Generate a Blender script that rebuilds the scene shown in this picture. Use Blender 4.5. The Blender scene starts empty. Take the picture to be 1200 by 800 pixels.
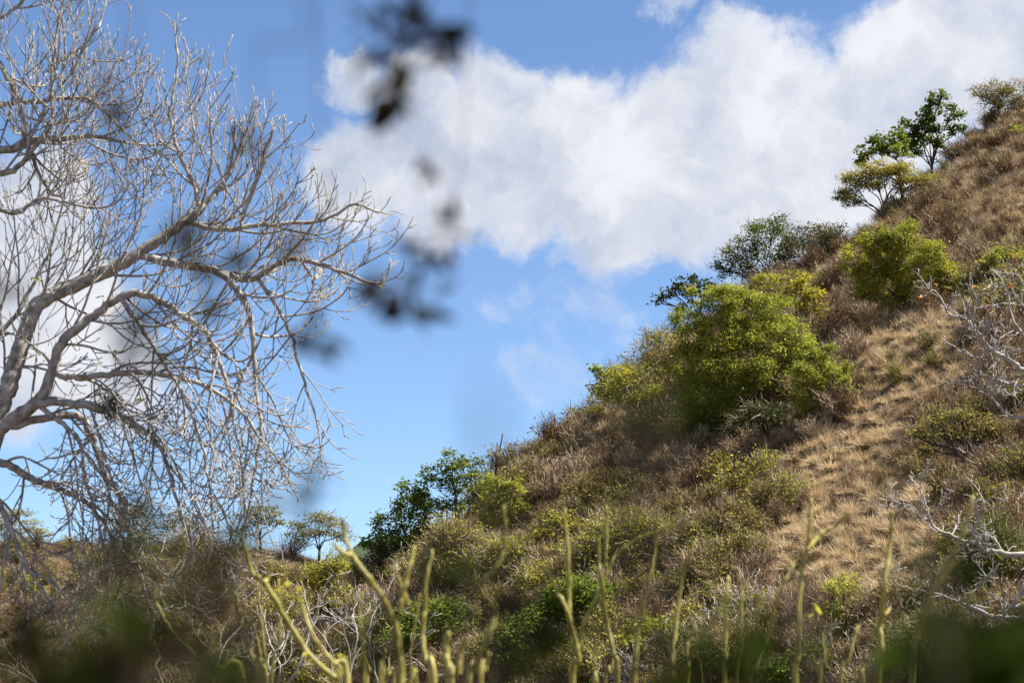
import bpy, math, random
import numpy as np
from mathutils import Vector

# ------------------------------------------------------------------ camera
F_PX = 80.0 / 36.0 * 1200.0
PITCH = math.radians(9.0)
scene = bpy.context.scene
COL = scene.collection
cam_d = bpy.data.cameras.new('camera')
cam_d.lens = 80.0
cam_d.sensor_width = 36.0
cam_d.clip_start = 0.05
cam_d.clip_end = 20000.0
cam_d.dof.use_dof = True
cam_d.dof.focus_distance = 110.0
cam_d.dof.aperture_fstop = 4.0
cam_d.dof.aperture_blades = 0
cam = bpy.data.objects.new('camera', cam_d)
COL.objects.link(cam)
cam.location = (0, 0, 0)
cam.rotation_euler = (math.pi / 2 + PITCH, 0, 0)
scene.camera = cam

# ------------------------------------------------------------------ sun and sky
SUN_DIR = Vector((0.56, 0.04, 0.82)).normalized()
SUN_EL = math.asin(SUN_DIR.z)
SUN_AZ = math.atan2(SUN_DIR.x, SUN_DIR.y)          # clockwise from +Y
sun_d = bpy.data.lights.new('sun', 'SUN')
sun_d.energy = 5.0
sun_d.angle = math.radians(0.53)
sun_d.color = (1.0, 0.93, 0.82)
sun = bpy.data.objects.new('sun', sun_d)
COL.objects.link(sun)
sun.rotation_euler = SUN_DIR.to_track_quat('Z', 'Y').to_euler()
sun.location = (60, -20, 120)

scene.view_settings.view_transform = 'Standard'
scene.view_settings.look = 'None'
scene.view_settings.exposure = 1.42
scene.view_settings.gamma = 1.0
scene.view_settings.use_curve_mapping = False
scene.cycles.max_bounces = 6
scene.cycles.transparent_max_bounces = 8
scene.cycles.caustics_reflective = False
scene.cycles.caustics_refractive = False


def pix_dir(px, py):
    """unit direction of a photograph pixel (1200 x 800)"""
    a, b = (px - 600.0) / F_PX, (400.0 - py) / F_PX
    c, s = math.cos(PITCH), math.sin(PITCH)
    v = Vector((a, c - b * s, s + b * c))
    return v


def at(px, py, dist):
    v = pix_dir(px, py)
    return np.array(v * (dist / v.y))


def to_pix(P):
    P = np.asarray(P, float)
    c, s = math.cos(PITCH), math.sin(PITCH)
    f = P[..., 1] * c + P[..., 2] * s
    u = -P[..., 1] * s + P[..., 2] * c
    f = np.where(f < 0.01, 0.01, f)
    return 600 + P[..., 0] / f * F_PX, 400 - u / f * F_PX


# world: clear Nishita sky with procedural cumulus
world = bpy.data.worlds.new('World')
scene.world = world
world.use_nodes = True
nt = world.node_tree
nt.nodes.clear()
_n = nt.nodes.new
_l = nt.links.new


def wmath(op, a, b=None, clamp=False):
    n = _n('ShaderNodeMath'); n.operation = op; n.use_clamp = clamp
    for i, v in enumerate((a, b)):
        if v is None:
            continue
        if isinstance(v, (int, float)):
            n.inputs[i].default_value = v
        else:
            _l(v, n.inputs[i])
    return n.outputs[0]


def wrange(v, a, b, c=0.0, d=1.0, smooth=True):
    n = _n('ShaderNodeMapRange')
    n.interpolation_type = 'SMOOTHSTEP' if smooth else 'LINEAR'
    _l(v, n.inputs['Value'])
    n.inputs['From Min'].default_value = a
    n.inputs['From Max'].default_value = b
    n.inputs['To Min'].default_value = c
    n.inputs['To Max'].default_value = d
    return n.outputs['Result']


def wnoise(vec, scale, detail, rough, lac=2.0):
    n = _n('ShaderNodeTexNoise')
    n.inputs['Scale'].default_value = scale
    n.inputs['Detail'].default_value = detail
    n.inputs['Roughness'].default_value = rough
    n.inputs['Lacunarity'].default_value = lac
    _l(vec, n.inputs['Vector'])
    return n


sky = _n('ShaderNodeTexSky')
sky.sky_type = 'NISHITA'
sky.sun_disc = False
sky.sun_elevation = SUN_EL
sky.sun_rotation = SUN_AZ
sky.altitude = 1500
sky.air_density = 0.80
sky.dust_density = 0.0
sky.ozone_density = 3.5
tc = _n('ShaderNodeTexCoord')
D = tc.outputs['Generated']
warp = wnoise(D, 26.0, 6.0, 0.62)
wsub = _n('ShaderNodeVectorMath'); wsub.operation = 'SUBTRACT'
_l(warp.outputs['Color'], wsub.inputs[0]); wsub.inputs[1].default_value = (0.5, 0.5, 0.5)
wmul = _n('ShaderNodeVectorMath'); wmul.operation = 'SCALE'
_l(wsub.outputs[0], wmul.inputs[0]); wmul.inputs['Scale'].default_value = 0.040
wadd = _n('ShaderNodeVectorMath'); wadd.operation = 'ADD'
_l(D, wadd.inputs[0]); _l(wmul.outputs[0], wadd.inputs[1])
DW = wadd.outputs[0]
# the cumulus bank seen over the hill: (pixel x, pixel y, radius in pixels, weight)
CLOUDS = [(415, 100, 50, .8), (425, 205, 90, 1), (490, 130, 80, 1), (500, 210, 110, 1), (580, 150, 105, 1),
          (620, 205, 110, 1), (680, 165, 115, 1), (730, 230, 120, 1), (790, 165, 120, 1), (840, 225, 120, 1),
          (880, 120, 110, 1), (930, 200, 150, 1), (1000, 170, 130, 1), (1050, 120, 130, 1), (1110, 70, 120, 1),
          (1180, 40, 120, 1), (1260, 60, 190, 1), (1420, 110, 230, 1), (870, 45, 55, .55), (800, 8, 40, .42),
          (660, 440, 70, .30), (690, 385, 80, .30), (590, 360, 40, .25), (640, 360, 60, .28),
          (30, 300, 115, 1), (10, 400, 130, 1), (80, 400, 110, 1), (130, 440, 95, .9), (-90, 330, 190, 1),
          (60, 230, 80, .8), (190, 470, 70, .55)]
mask = None
for (px, py, r, w) in CLOUDS:
    c = pix_dir(px, py).normalized()
    dn = _n('ShaderNodeVectorMath'); dn.operation = 'DISTANCE'
    _l(DW, dn.inputs[0]); dn.inputs[1].default_value = c
    m = wrange(dn.outputs['Value'], r / F_PX * 1.12, r / F_PX * 0.35, 0.0, w)
    mask = m if mask is None else wmath('MAXIMUM', mask, m)
# the same kind of cloud goes on over the rest of the sky, outside the piece seen here
c0 = pix_dir(560, 330).normalized()
dn = _n('ShaderNodeVectorMath'); dn.operation = 'DISTANCE'
_l(D, dn.inputs[0]); dn.inputs[1].default_value = c0
away = wrange(dn.outputs['Value'], 0.30, 0.42)
big = wnoise(D, 2.6, 5.0, 0.55)
gen = wmath('MULTIPLY', wrange(big.outputs['Fac'], 0.50, 0.66), away)
mask = wmath('MAXIMUM', mask, gen)
fbm = wnoise(DW, 34.0, 9.0, 0.60)
cov = wmath('ADD', mask, wmath('MULTIPLY', wmath('SUBTRACT', fbm.outputs['Fac'], 0.5), 1.15))
alpha = wrange(cov, 0.12, 0.78)
# sunlit tops and greyer bodies of the clouds
shd = wnoise(DW, 15.0, 7.0, 0.58)
off = _n('ShaderNodeVectorMath'); off.operation = 'ADD'
_l(DW, off.inputs[0]); off.inputs[1].default_value = tuple(SUN_DIR * 0.011)
bil = wnoise(DW, 30.0, 6.0, 0.55); bil2 = wnoise(off.outputs[0], 30.0, 6.0, 0.55)   # thinner towards the sun = lit side of a billow
relief = wmath('MULTIPLY', wmath('SUBTRACT', bil2.outputs['Fac'], bil.outputs['Fac']), 0.6)
body = wmath('ADD', relief, wmath('ADD', wmath('MULTIPLY', shd.outputs['Fac'], 1.0), wmath('MULTIPLY', wmath('SUBTRACT', cov, 0.9), 0.12)))
ramp = _n('ShaderNodeValToRGB')
ramp.color_ramp.elements[0].position = 0.40
ramp.color_ramp.elements[0].color = (5.9, 6.05, 6.4, 1)
ramp.color_ramp.elements[1].position = 0.68
ramp.color_ramp.elements[1].color = (3.2, 3.7, 4.75, 1)
_l(body, ramp.inputs['Fac'])
hsv = _n('ShaderNodeHueSaturation')
hsv.inputs['Saturation'].default_value = 1.0
hsv.inputs['Value'].default_value = 1.0
_l(sky.outputs[0], hsv.inputs['Color'])
mix = _n('ShaderNodeMix'); mix.data_type = 'RGBA'
_l(alpha, mix.inputs['Factor'])
tint = _n('ShaderNodeMix'); tint.data_type = 'RGBA'; tint.blend_type = 'MULTIPLY'
tint.inputs['Factor'].default_value = 1.0
_l(hsv.outputs[0], tint.inputs['A']); tint.inputs['B'].default_value = (1.10, 1.15, 1.19, 1)
_l(tint.outputs['Result'], mix.inputs['A'])
_l(ramp.outputs['Color'], mix.inputs['B'])
bg = _n('ShaderNodeBackground')
bg.inputs['Strength'].default_value = 0.055
_l(mix.outputs['Result'], bg.inputs['Color'])
wo = _n('ShaderNodeOutputWorld')
_l(bg.outputs[0], wo.inputs['Surface'])

# ------------------------------------------------------------------ mesh helpers
class Acc:
    """collects quads (and triangles as 3-corner rows) with one random number per vertex"""
    def __init__(self):
        self.v, self.q, self.t, self.r, self.n = [], [], [], [], 0

    def add(self, v, q=None, t=None, r=0.5):
        v = np.asarray(v, np.float32).reshape(-1, 3)
        if q is not None and len(q):
            self.q.append(np.asarray(q, np.int32).reshape(-1, 4) + self.n)
        if t is not None and len(t):
            self.t.append(np.asarray(t, np.int32).reshape(-1, 3) + self.n)
        self.v.append(v)
        self.r.append(np.broadcast_to(np.asarray(r, np.float32), (len(v),)))
        self.n += len(v)

    def mesh(self, name, mat=None, smooth=False):
        me = bpy.data.meshes.new(name)
        v = np.concatenate(self.v) if self.v else np.zeros((0, 3), np.float32)
        q = np.concatenate(self.q) if self.q else np.zeros((0, 4), np.int32)
        t = np.concatenate(self.t) if self.t else np.zeros((0, 3), np.int32)
        me.vertices.add(len(v)); me.vertices.foreach_set('co', v.ravel())
        nl = len(q) * 4 + len(t) * 3
        me.loops.add(nl)
        me.loops.foreach_set('vertex_index', np.concatenate([q.ravel(), t.ravel()]).astype(np.int32))
        me.polygons.add(len(q) + len(t))
        st = np.concatenate([np.arange(len(q)) * 4, len(q) * 4 + np.arange(len(t)) * 3]).astype(np.int32)
        me.polygons.foreach_set('loop_start', st)
        if smooth:
            me.polygons.foreach_set('use_smooth', np.ones(len(q) + len(t), bool))
        me.update(calc_edges=True)
        at_ = me.attributes.new('rnd', 'FLOAT', 'POINT')
        at_.data.foreach_set('value', np.concatenate(self.r).astype(np.float32) if self.r else [])
        if mat:
            me.materials.append(mat)
        return me


def obj(name, me, parent=None, loc=None):
    o = bpy.data.objects.new(name, me)
    COL.objects.link(o)
    if parent:
        o.parent = parent
    if loc is not None:
        o.location = loc
    return o


def thing(name, label, cat, loc, group=None, rz=0.0):
    o = bpy.data.objects.new(name, None)
    o.empty_display_size = 0.2
    COL.objects.link(o)
    o.location = loc
    o.rotation_euler = (0, 0, rz)
    o['label'] = label
    o['category'] = cat
    if group:
        o['group'] = group
    return o


def copy_tree(root, loc, rz, s, label=None):
    r = root.copy(); COL.objects.link(r)
    r.location = loc; r.rotation_euler = (0, 0, rz); r.scale = (s, s, s)
    if label:
        r['label'] = label
    for ch in root.children:
        c = ch.copy(); COL.objects.link(c); c.parent = r
    return r


def tube(acc, pts, rad, sides=5, r=0.5, cap=True):
    pts = np.asarray(pts, float)
    n = len(pts)
    rad = np.broadcast_to(np.asarray(rad, float), (n,))
    tan = np.gradient(pts, axis=0)
    tan /= np.linalg.norm(tan, axis=1)[:, None] + 1e-9
    ref = np.array([0.13, 0.97, 0.2])
    if abs(tan.mean(0) @ ref) > 0.9 * np.linalg.norm(tan.mean(0)):
        ref = np.array([0.95, 0.1, 0.3])
    a = np.cross(tan, ref); a /= np.linalg.norm(a, axis=1)[:, None] + 1e-9
    b = np.cross(tan, a)
    th = np.arange(sides) / sides * 2 * math.pi
    ring = pts[:, None, :] + rad[:, None, None] * (np.cos(th)[None, :, None] * a[:, None, :] + np.sin(th)[None, :, None] * b[:, None, :])
    v = ring.reshape(-1, 3)
    i, j = np.meshgrid(np.arange(n - 1), np.arange(sides), indexing='ij')
    j2 = (j + 1) % sides
    q = np.stack([i * sides + j, i * sides + j2, (i + 1) * sides + j2, (i + 1) * sides + j], -1).reshape(-1, 4)
    t = None
    if cap:
        v = np.vstack([v, pts[-1] + tan[-1] * rad[-1] * 0.8])
        e = (n - 1) * sides
        t = [(e + k, e + (k + 1) % sides, n * sides) for k in range(sides)]
    acc.add(v, q, t, r)


def spline(P, n):
    """Catmull-Rom through the points, n samples per span; works on any columns"""
    P = np.asarray(P, float)
    if len(P) < 3:
        t = np.linspace(0, 1, n + 1)[:, None]
        return P[0] * (1 - t) + P[-1] * t
    Q = np.vstack([2 * P[0] - P[1], P, 2 * P[-1] - P[-2]])
    out = []
    for k in range(1, len(Q) - 2):
        p0, p1, p2, p3 = Q[k - 1], Q[k], Q[k + 1], Q[k + 2]
        for t in np.arange(n) / n:
            out.append(0.5 * (2 * p1 + (p2 - p0) * t + (2 * p0 - 5 * p1 + 4 * p2 - p3) * t * t + (3 * p1 - p0 - 3 * p2 + p3) * t ** 3))
    out.append(P[-1])
    return np.array(out)


def unit(v):
    return v / (np.linalg.norm(v, axis=-1, keepdims=True) + 1e-9)


def leaves(acc, C, length, width, rng, up=0.5, fold=0.25, droop=0.0, along=None):
    """rhombic leaves at points C, each folded a little on its midrib"""
    n = len(C)
    if n == 0:
        return
    d = rng.normal(size=(n, 3))
    d[:, 2] = d[:, 2] * 0.55 - droop
    if along is not None:
        d += along
    d = unit(d)
    nrm = rng.normal(size=(n, 3)) * (1 - up) + np.array([0, 0, up * 1.6])
    s = unit(np.cross(d, nrm))
    nn = unit(np.cross(s, d))
    L = length * rng.uniform(0.6, 1.35, (n, 1))
    W = width * rng.uniform(0.65, 1.3, (n, 1))
    b = C
    tip = C + d * L - nn * L * 0.12
    m = C + d * L * 0.45
    l = m + s * W * 0.5 + nn * W * fold
    r = m - s * W * 0.5 + nn * W * fold
    v = np.stack([b, r, tip, l], 1).reshape(-1, 3)
    i = np.arange(n) * 4
    q = np.stack([i, i + 1, i + 2, i + 3], 1)
    acc.add(v, q, None, np.repeat(rng.random(n), 4))


def blades(acc, B, d, L, w, rng, bend=0.25, val=None):
    """thin tapering blades (twigs, grass stalks) from points B along d, bent over"""
    n = len(B)
    d = unit(d)
    side = unit(np.cross(d, rng.normal(size=(n, 3))))
    bd = rng.normal(size=(n, 3)); bd[:, 2] -= 0.6
    L = np.asarray(L).reshape(-1, 1); w = np.asarray(w).reshape(-1, 1)
    m = B + d * L * 0.55 + bd * L * bend * 0.18
    t = B + d * L + bd * L * bend * 0.55
    v = np.stack([B - side * w * .5, B + side * w * .5, m - side * w * .38, m + side * w * .38, t], 1).reshape(-1, 3)
    i = np.arange(n) * 5
    q = np.stack([i, i + 1, i + 3, i + 2], 1)
    tt = np.stack([i + 2, i + 3, i + 4], 1)
    acc.add(v, q, tt, np.repeat(rng.random(n) if val is None else val, 5))


# ------------------------------------------------------------------ materials
def ramp_mat(name, cols, transl=0.0, rough=0.75, spec=0.2, objvar=0.25, noise=None, bump=None):
    m = bpy.data.materials.new(name); m.use_nodes = True
    N, L = m.node_tree.nodes, m.node_tree.links
    p = N['Principled BSDF']; out = N['Material Output']
    p.inputs['Roughness'].default_value = rough
    p.inputs['Specular IOR Level'].default_value = spec
    a = N.new('ShaderNodeAttribute'); a.attribute_name = 'rnd'
    oi = N.new('ShaderNodeObjectInfo')
    s1 = N.new('ShaderNodeMath'); s1.operation = 'SUBTRACT'; L.new(oi.outputs['Random'], s1.inputs[0]); s1.inputs[1].default_value = 0.5
    s2 = N.new('ShaderNodeMath'); s2.operation = 'MULTIPLY_ADD'
    L.new(s1.outputs[0], s2.inputs[0]); s2.inputs[1].default_value = objvar; L.new(a.outputs['Fac'], s2.inputs[2])
    fac = s2.outputs[0]
    if noise:
        g = N.new('ShaderNodeNewGeometry')
        tx = N.new('ShaderNodeTexNoise'); tx.inputs['Scale'].default_value = noise[0]; tx.inputs['Detail'].default_value = 5
        L.new(g.outputs['Position'], tx.inputs['Vector'])
        s3 = N.new('ShaderNodeMath'); s3.operation = 'SUBTRACT'; L.new(tx.outputs['Fac'], s3.inputs[0]); s3.inputs[1].default_value = 0.5
        s4 = N.new('ShaderNodeMath'); s4.operation = 'MULTIPLY_ADD'
        L.new(s3.outputs[0], s4.inputs[0]); s4.inputs[1].default_value = noise[1]; L.new(fac, s4.inputs[2])
        fac = s4.outputs[0]
        if bump:
            bn = N.new('ShaderNodeBump'); bn.inputs['Strength'].default_value = bump; bn.inputs['Distance'].default_value = 0.02
            L.new(tx.outputs['Fac'], bn.inputs['Height']); L.new(bn.outputs[0], p.inputs['Normal'])
    r = N.new('ShaderNodeValToRGB')
    e = r.color_ramp.elements
    for k, c in enumerate(cols):
        pos = k / (len(cols) - 1)
        if k == 0:
            e[0].position = 0; e[0].color = (*c, 1)
        elif k == len(cols) - 1:
            e[-1].position = 1; e[-1].color = (*c, 1)
        else:
            x = e.new(pos); x.color = (*c, 1)
    L.new(fac, r.inputs['Fac'])
    L.new(r.outputs['Color'], p.inputs['Base Color'])
    if transl > 0:
        t = N.new('ShaderNodeBsdfTranslucent')
        L.new(r.outputs['Color'], t.inputs['Color'])
        mx = N.new('ShaderNodeMixShader'); mx.inputs[0].default_value = transl
        L.new(p.outputs[0], mx.inputs[1]); L.new(t.outputs[0], mx.inputs[2])
        L.new(mx.outputs[0], out.inputs['Surface'])
    return m


M = {}
M['feather'] = ramp_mat('feathery_leaf', [(.13, .16, .025), (.27, .31, .038), (.40, .42, .055), (.48, .46, .09)], .30, .6, .2)
M['lime'] = ramp_mat('lime_leaf', [(.14, .17, .022), (.27, .30, .035), (.40, .40, .05), (.44, .38, .05)], .30, .6, .2)
M['yellow'] = ramp_mat('yellow_leaf', [(.18, .19, .03), (.32, .30, .04), (.46, .40, .045), (.30, .28, .06)], .4, .6, .25)
M['broad'] = ramp_mat('broad_leaf', [(.05, .085, .016), (.11, .16, .022), (.20, .25, .035), (.30, .30, .06)], .34, .65, .12)
M['dark'] = ramp_mat('dark_leaf_shade_tone', [(.022, .034, .011), (.04, .06, .015), (.075, .095, .022), (.14, .13, .045)], .2, .7, .12)  # dark leaves, coloured deeper still to stand in for shadow under the big shrub
M['olive'] = ramp_mat('olive_leaf', [(.10, .10, .025), (.19, .18, .04), (.28, .25, .06), (.32, .265, .08)], .38, .6, .2)
M['straw'] = ramp_mat('yellow_olive_leaf', [(.16, .155, .03), (.29, .27, .045), (.41, .36, .06), (.48, .40, .09)], .32, .6, .2)
M['drytwig'] = ramp_mat('dry_twig', [(.09, .058, .036), (.20, .135, .082), (.33, .24, .155), (.52, .43, .31)], 0, .85, .1, .75)
M['brownleaf'] = ramp_mat('brown_leaf', [(.11, .065, .032), (.21, .13, .055), (.30, .20, .085), (.27, .21, .07)], .25, .75, .1, .75)
M['grass'] = ramp_mat('dry_grass', [(.32, .225, .12), (.49, .37, .205), (.64, .50, .31), (.75, .64, .45)], .25, .8, .1, .35, (0.35, .5))
M['hillbark'] = ramp_mat('dark_bark', [(.03, .024, .018), (.07, .055, .042), (.12, .10, .08)], 0, .9, .1)
M['palebark'] = ramp_mat('pale_bark', [(.10, .088, .075), (.25, .228, .20), (.39, .365, .325), (.49, .46, .415)], 0, .9, .08, .1, (9.0, 1.9), .7)
M['whitebark'] = ramp_mat('white_bark', [(.20, .175, .15), (.36, .335, .30), (.50, .465, .43)], 0, .85, .15, .1, (5.0, 1.0), .3)
M['stem'] = ramp_mat('green_stem', [(.10, .08, .018), (.22, .19, .035), (.36, .315, .075), (.52, .46, .20)], 0, .5, .35, .3, (22.0, 1.2), .3)
M['nearleaf'] = ramp_mat('near_leaf_shade_tone', [(.010, .008, .007), (.018, .013, .010), (.025, .026, .008), (.045, .026, .014)], .12, .9, 0.0, .9)  # dry brown, painted near black for the shaded undersides of backlit leaves
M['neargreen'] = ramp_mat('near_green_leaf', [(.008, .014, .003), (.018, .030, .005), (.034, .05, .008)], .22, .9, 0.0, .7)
M['nearbark'] = ramp_mat('near_twig', [(.06, .045, .035), (.10, .08, .06)], 0, .9, .1)
M['orange'] = ramp_mat('orange_leaf', [(.35, .10, .03), (.45, .17, .05), (.40, .22, .08)], .35, .6, .2)
M['yellowbright'] = ramp_mat('yellow_fresh_leaf', [(.50, .48, .03), (.66, .60, .05)], .4, .6, .2)


def ground_mat():
    m = bpy.data.materials.new('dry_ground'); m.use_nodes = True
    N, L = m.node_tree.nodes, m.node_tree.links
    p = N['Principled BSDF']
    p.inputs['Roughness'].default_value = .95
    p.inputs['Specular IOR Level'].default_value = .1
    g = N.new('ShaderNodeNewGeometry')
    a = N.new('ShaderNodeTexNoise'); a.inputs['Scale'].default_value = .09; a.inputs['Detail'].default_value = 7
    b = N.new('ShaderNodeTexNoise'); b.inputs['Scale'].default_value = 1.9; b.inputs['Detail'].default_value = 6; b.inputs['Roughness'].default_value = .7
    L.new(g.outputs['Position'], a.inputs['Vector']); L.new(g.outputs['Position'], b.inputs['Vector'])
    s = N.new('ShaderNodeMath'); s.operation = 'MULTIPLY_ADD'
    L.new(a.outputs['Fac'], s.inputs[0]); s.inputs[1].default_value = .45
    s0 = N.new('ShaderNodeMath'); s0.operation = 'MULTIPLY'; L.new(b.outputs['Fac'], s0.inputs[0]); s0.inputs[1].default_value = .55
    L.new(s0.outputs[0], s.inputs[2])
    r = N.new('ShaderNodeValToRGB'); e = r.color_ramp.elements
    e[0].position = .3; e[0].color = (.05, .034, .022, 1)
    e[1].position = .7; e[1].color = (.22, .15, .085, 1)
    x = e.new(.5); x.color = (.11, .075, .045, 1)
    L.new(s.outputs[0], r.inputs['Fac']); L.new(r.outputs['Color'], p.inputs['Base Color'])
    bn = N.new('ShaderNodeBump'); bn.inputs['Strength'].default_value = .8; bn.inputs['Distance'].default_value = .3
    L.new(b.outputs['Fac'], bn.inputs['Height']); L.new(bn.outputs[0], p.inputs['Normal'])
    return m


M['ground'] = ground_mat()
M['mountain'] = ramp_mat('forested_mountain', [(.03, .05, .03), (.06, .085, .05), (.09, .11, .07)], 0, .95, .05, 0, (.01, 2.0))

# ------------------------------------------------------------------ the hill
GX, GY, GC = 0.563, 0.342, -34.4
CREST = [(1500, 15), (1330, 60), (1200, 112), (1155, 132), (1120, 172), (1085, 205), (1040, 250), (1000, 280), (940, 308), (870, 348), (800, 405),
         (740, 450), (690, 485), (640, 520), (600, 556), (540, 612), (470, 660), (420, 690), (330, 735), (250, 770)]
cx, cy = [], []
for (px, py) in CREST:
    v = pix_dir(px, py)
    u, e = v.x / v.y, v.z / v.y
    d = -GC / (GX * u + GY - e)
    cx.append(u * d); cy.append(d)
o_ = np.argsort(cx)
CX, CY = np.array(cx)[o_], np.array(cy)[o_]
_r = np.random.default_rng(7)
WAVES = [(_r.uniform(0, 6.28), k, a, _r.uniform(0, 6.28)) for k, a in
         [(.05, .9), (.07, .7), (.11, .5), (.16, .4), (.24, .28), (.33, .22), (.5, .14), (.7, .1), (1.1, .06), (1.4, .05)] for _ in range(2)]


def wavy(x, y):
    z = 0
    for (an, k, a, ph) in WAVES:
        z = z + a * np.sin(k * (x * math.cos(an) + y * math.sin(an)) + ph)
    return z


def softplus(t, w):
    return w * np.logaddexp(0, t / w)


def height(x, y):
    x = np.asarray(x, float); y = np.asarray(y, float)
    wv = wavy(x, y)
    yc = np.interp(x, CX, CY)
    hill = GX * x + GY * y + GC - 0.85 * softplus(y - yc, 0.9)
    far_x = np.clip(x, -140, 400)
    amp = np.where(x > 60, np.clip(1 - (x - 60) / 200, 0, 1), 1)
    hill = hill * 1.0 + wv * 0.42 * amp
    hill = np.where(x > 110, hill - 1.0 * (x - 110), hill)
    # lower ridge farther back on the left
    top = 20.6 - 0.55 * softplus(x + 22, 5.0) - 0.012 * (x + 60) * 0
    far = top - 0.42 * softplus(262 - y, 6.0) - 0.4 * softplus(y - 264, 4.0) + wv * 0.5
    # the slope the camera stands on
    near = -1.62 - 0.22 * softplus(y - 6, 2.0) - 0.05 * np.abs(x) * (np.abs(x) > 0) * 0 + wv * 0.06
    near = np.where(y < 75, near, near - (y - 75) * .6)
    base = -17.0 + 0.3 * wv
    return np.maximum.reduce([hill, far, near, base])


def axis(lo, hi, step, reach):
    a = list(np.arange(lo, hi + step / 2, step))
    s = step
    while a[-1] < reach:
        s *= 1.35; a.append(a[-1] + s)
    s = step
    while a[0] > -reach:
        s *= 1.35; a.insert(0, a[0] - s)
    return np.array(a)


xs = axis(-75, 62, 0.8, 6000)
ys = axis(-6, 285, 0.8, 6000)
X, Y = np.meshgrid(xs, ys, indexing='xy')
Z = height(X, Y)
acc = Acc()
nx, ny = len(xs), len(ys)
i, j = np.meshgrid(np.arange(nx - 1), np.arange(ny - 1), indexing='xy')
k = j * nx + i
acc.add(np.stack([X, Y, Z], -1).reshape(-1, 3), np.stack([k, k + 1, k + nx + 1, k + nx], -1).reshape(-1, 4))
hill_o = obj('hillside', acc.mesh('hillside', M['ground'], True))
hill_o['kind'] = 'structure'

# far blue mountain, seen through the gap at the foot of the hill
acc = Acc()
mx_ = np.linspace(-1500, 1500, 90); my_ = np.linspace(3600, 5200, 50)
X, Y = np.meshgrid(mx_, my_, indexing='xy')
cxm = -60.0
crest = 345 * np.exp(-((X - cxm) / 620) ** 2) * np.exp(-((Y - 4300) / 420) ** 2)
rug = 16 * np.sin(X * .013 + Y * .004) + 9 * np.sin(X * .031 - Y * .011 + 1) + 6 * np.sin(X * .07 + Y * .05)
Z = crest + rug * (crest / 340) - 25
i, j = np.meshgrid(np.arange(89), np.arange(49), indexing='xy'); k = j * 90 + i
acc.add(np.stack([X, Y, Z], -1).reshape(-1, 3), np.stack([k, k + 1, k + 91, k + 90], -1).reshape(-1, 4))
mo = obj('mountain', acc.mesh('mountain', M['mountain'], True))
mo['kind'] = 'structure'


def ground_at(px, py):
    """point where the sight line of a pixel meets the hillside"""
    v = pix_dir(px, py)
    yy = np.arange(62, 300, 0.25)
    xx, zz = v.x / v.y * yy, v.z / v.y * yy
    hit = np.nonzero(zz <= height(xx, yy))[0]
    if len(hit) == 0:
        gap = zz - height(xx, yy)
        k = int(np.argmin(gap))
    else:
        k = int(hit[0])
    return np.array([xx[k], yy[k], float(height(xx[k], yy[k]))])


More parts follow.
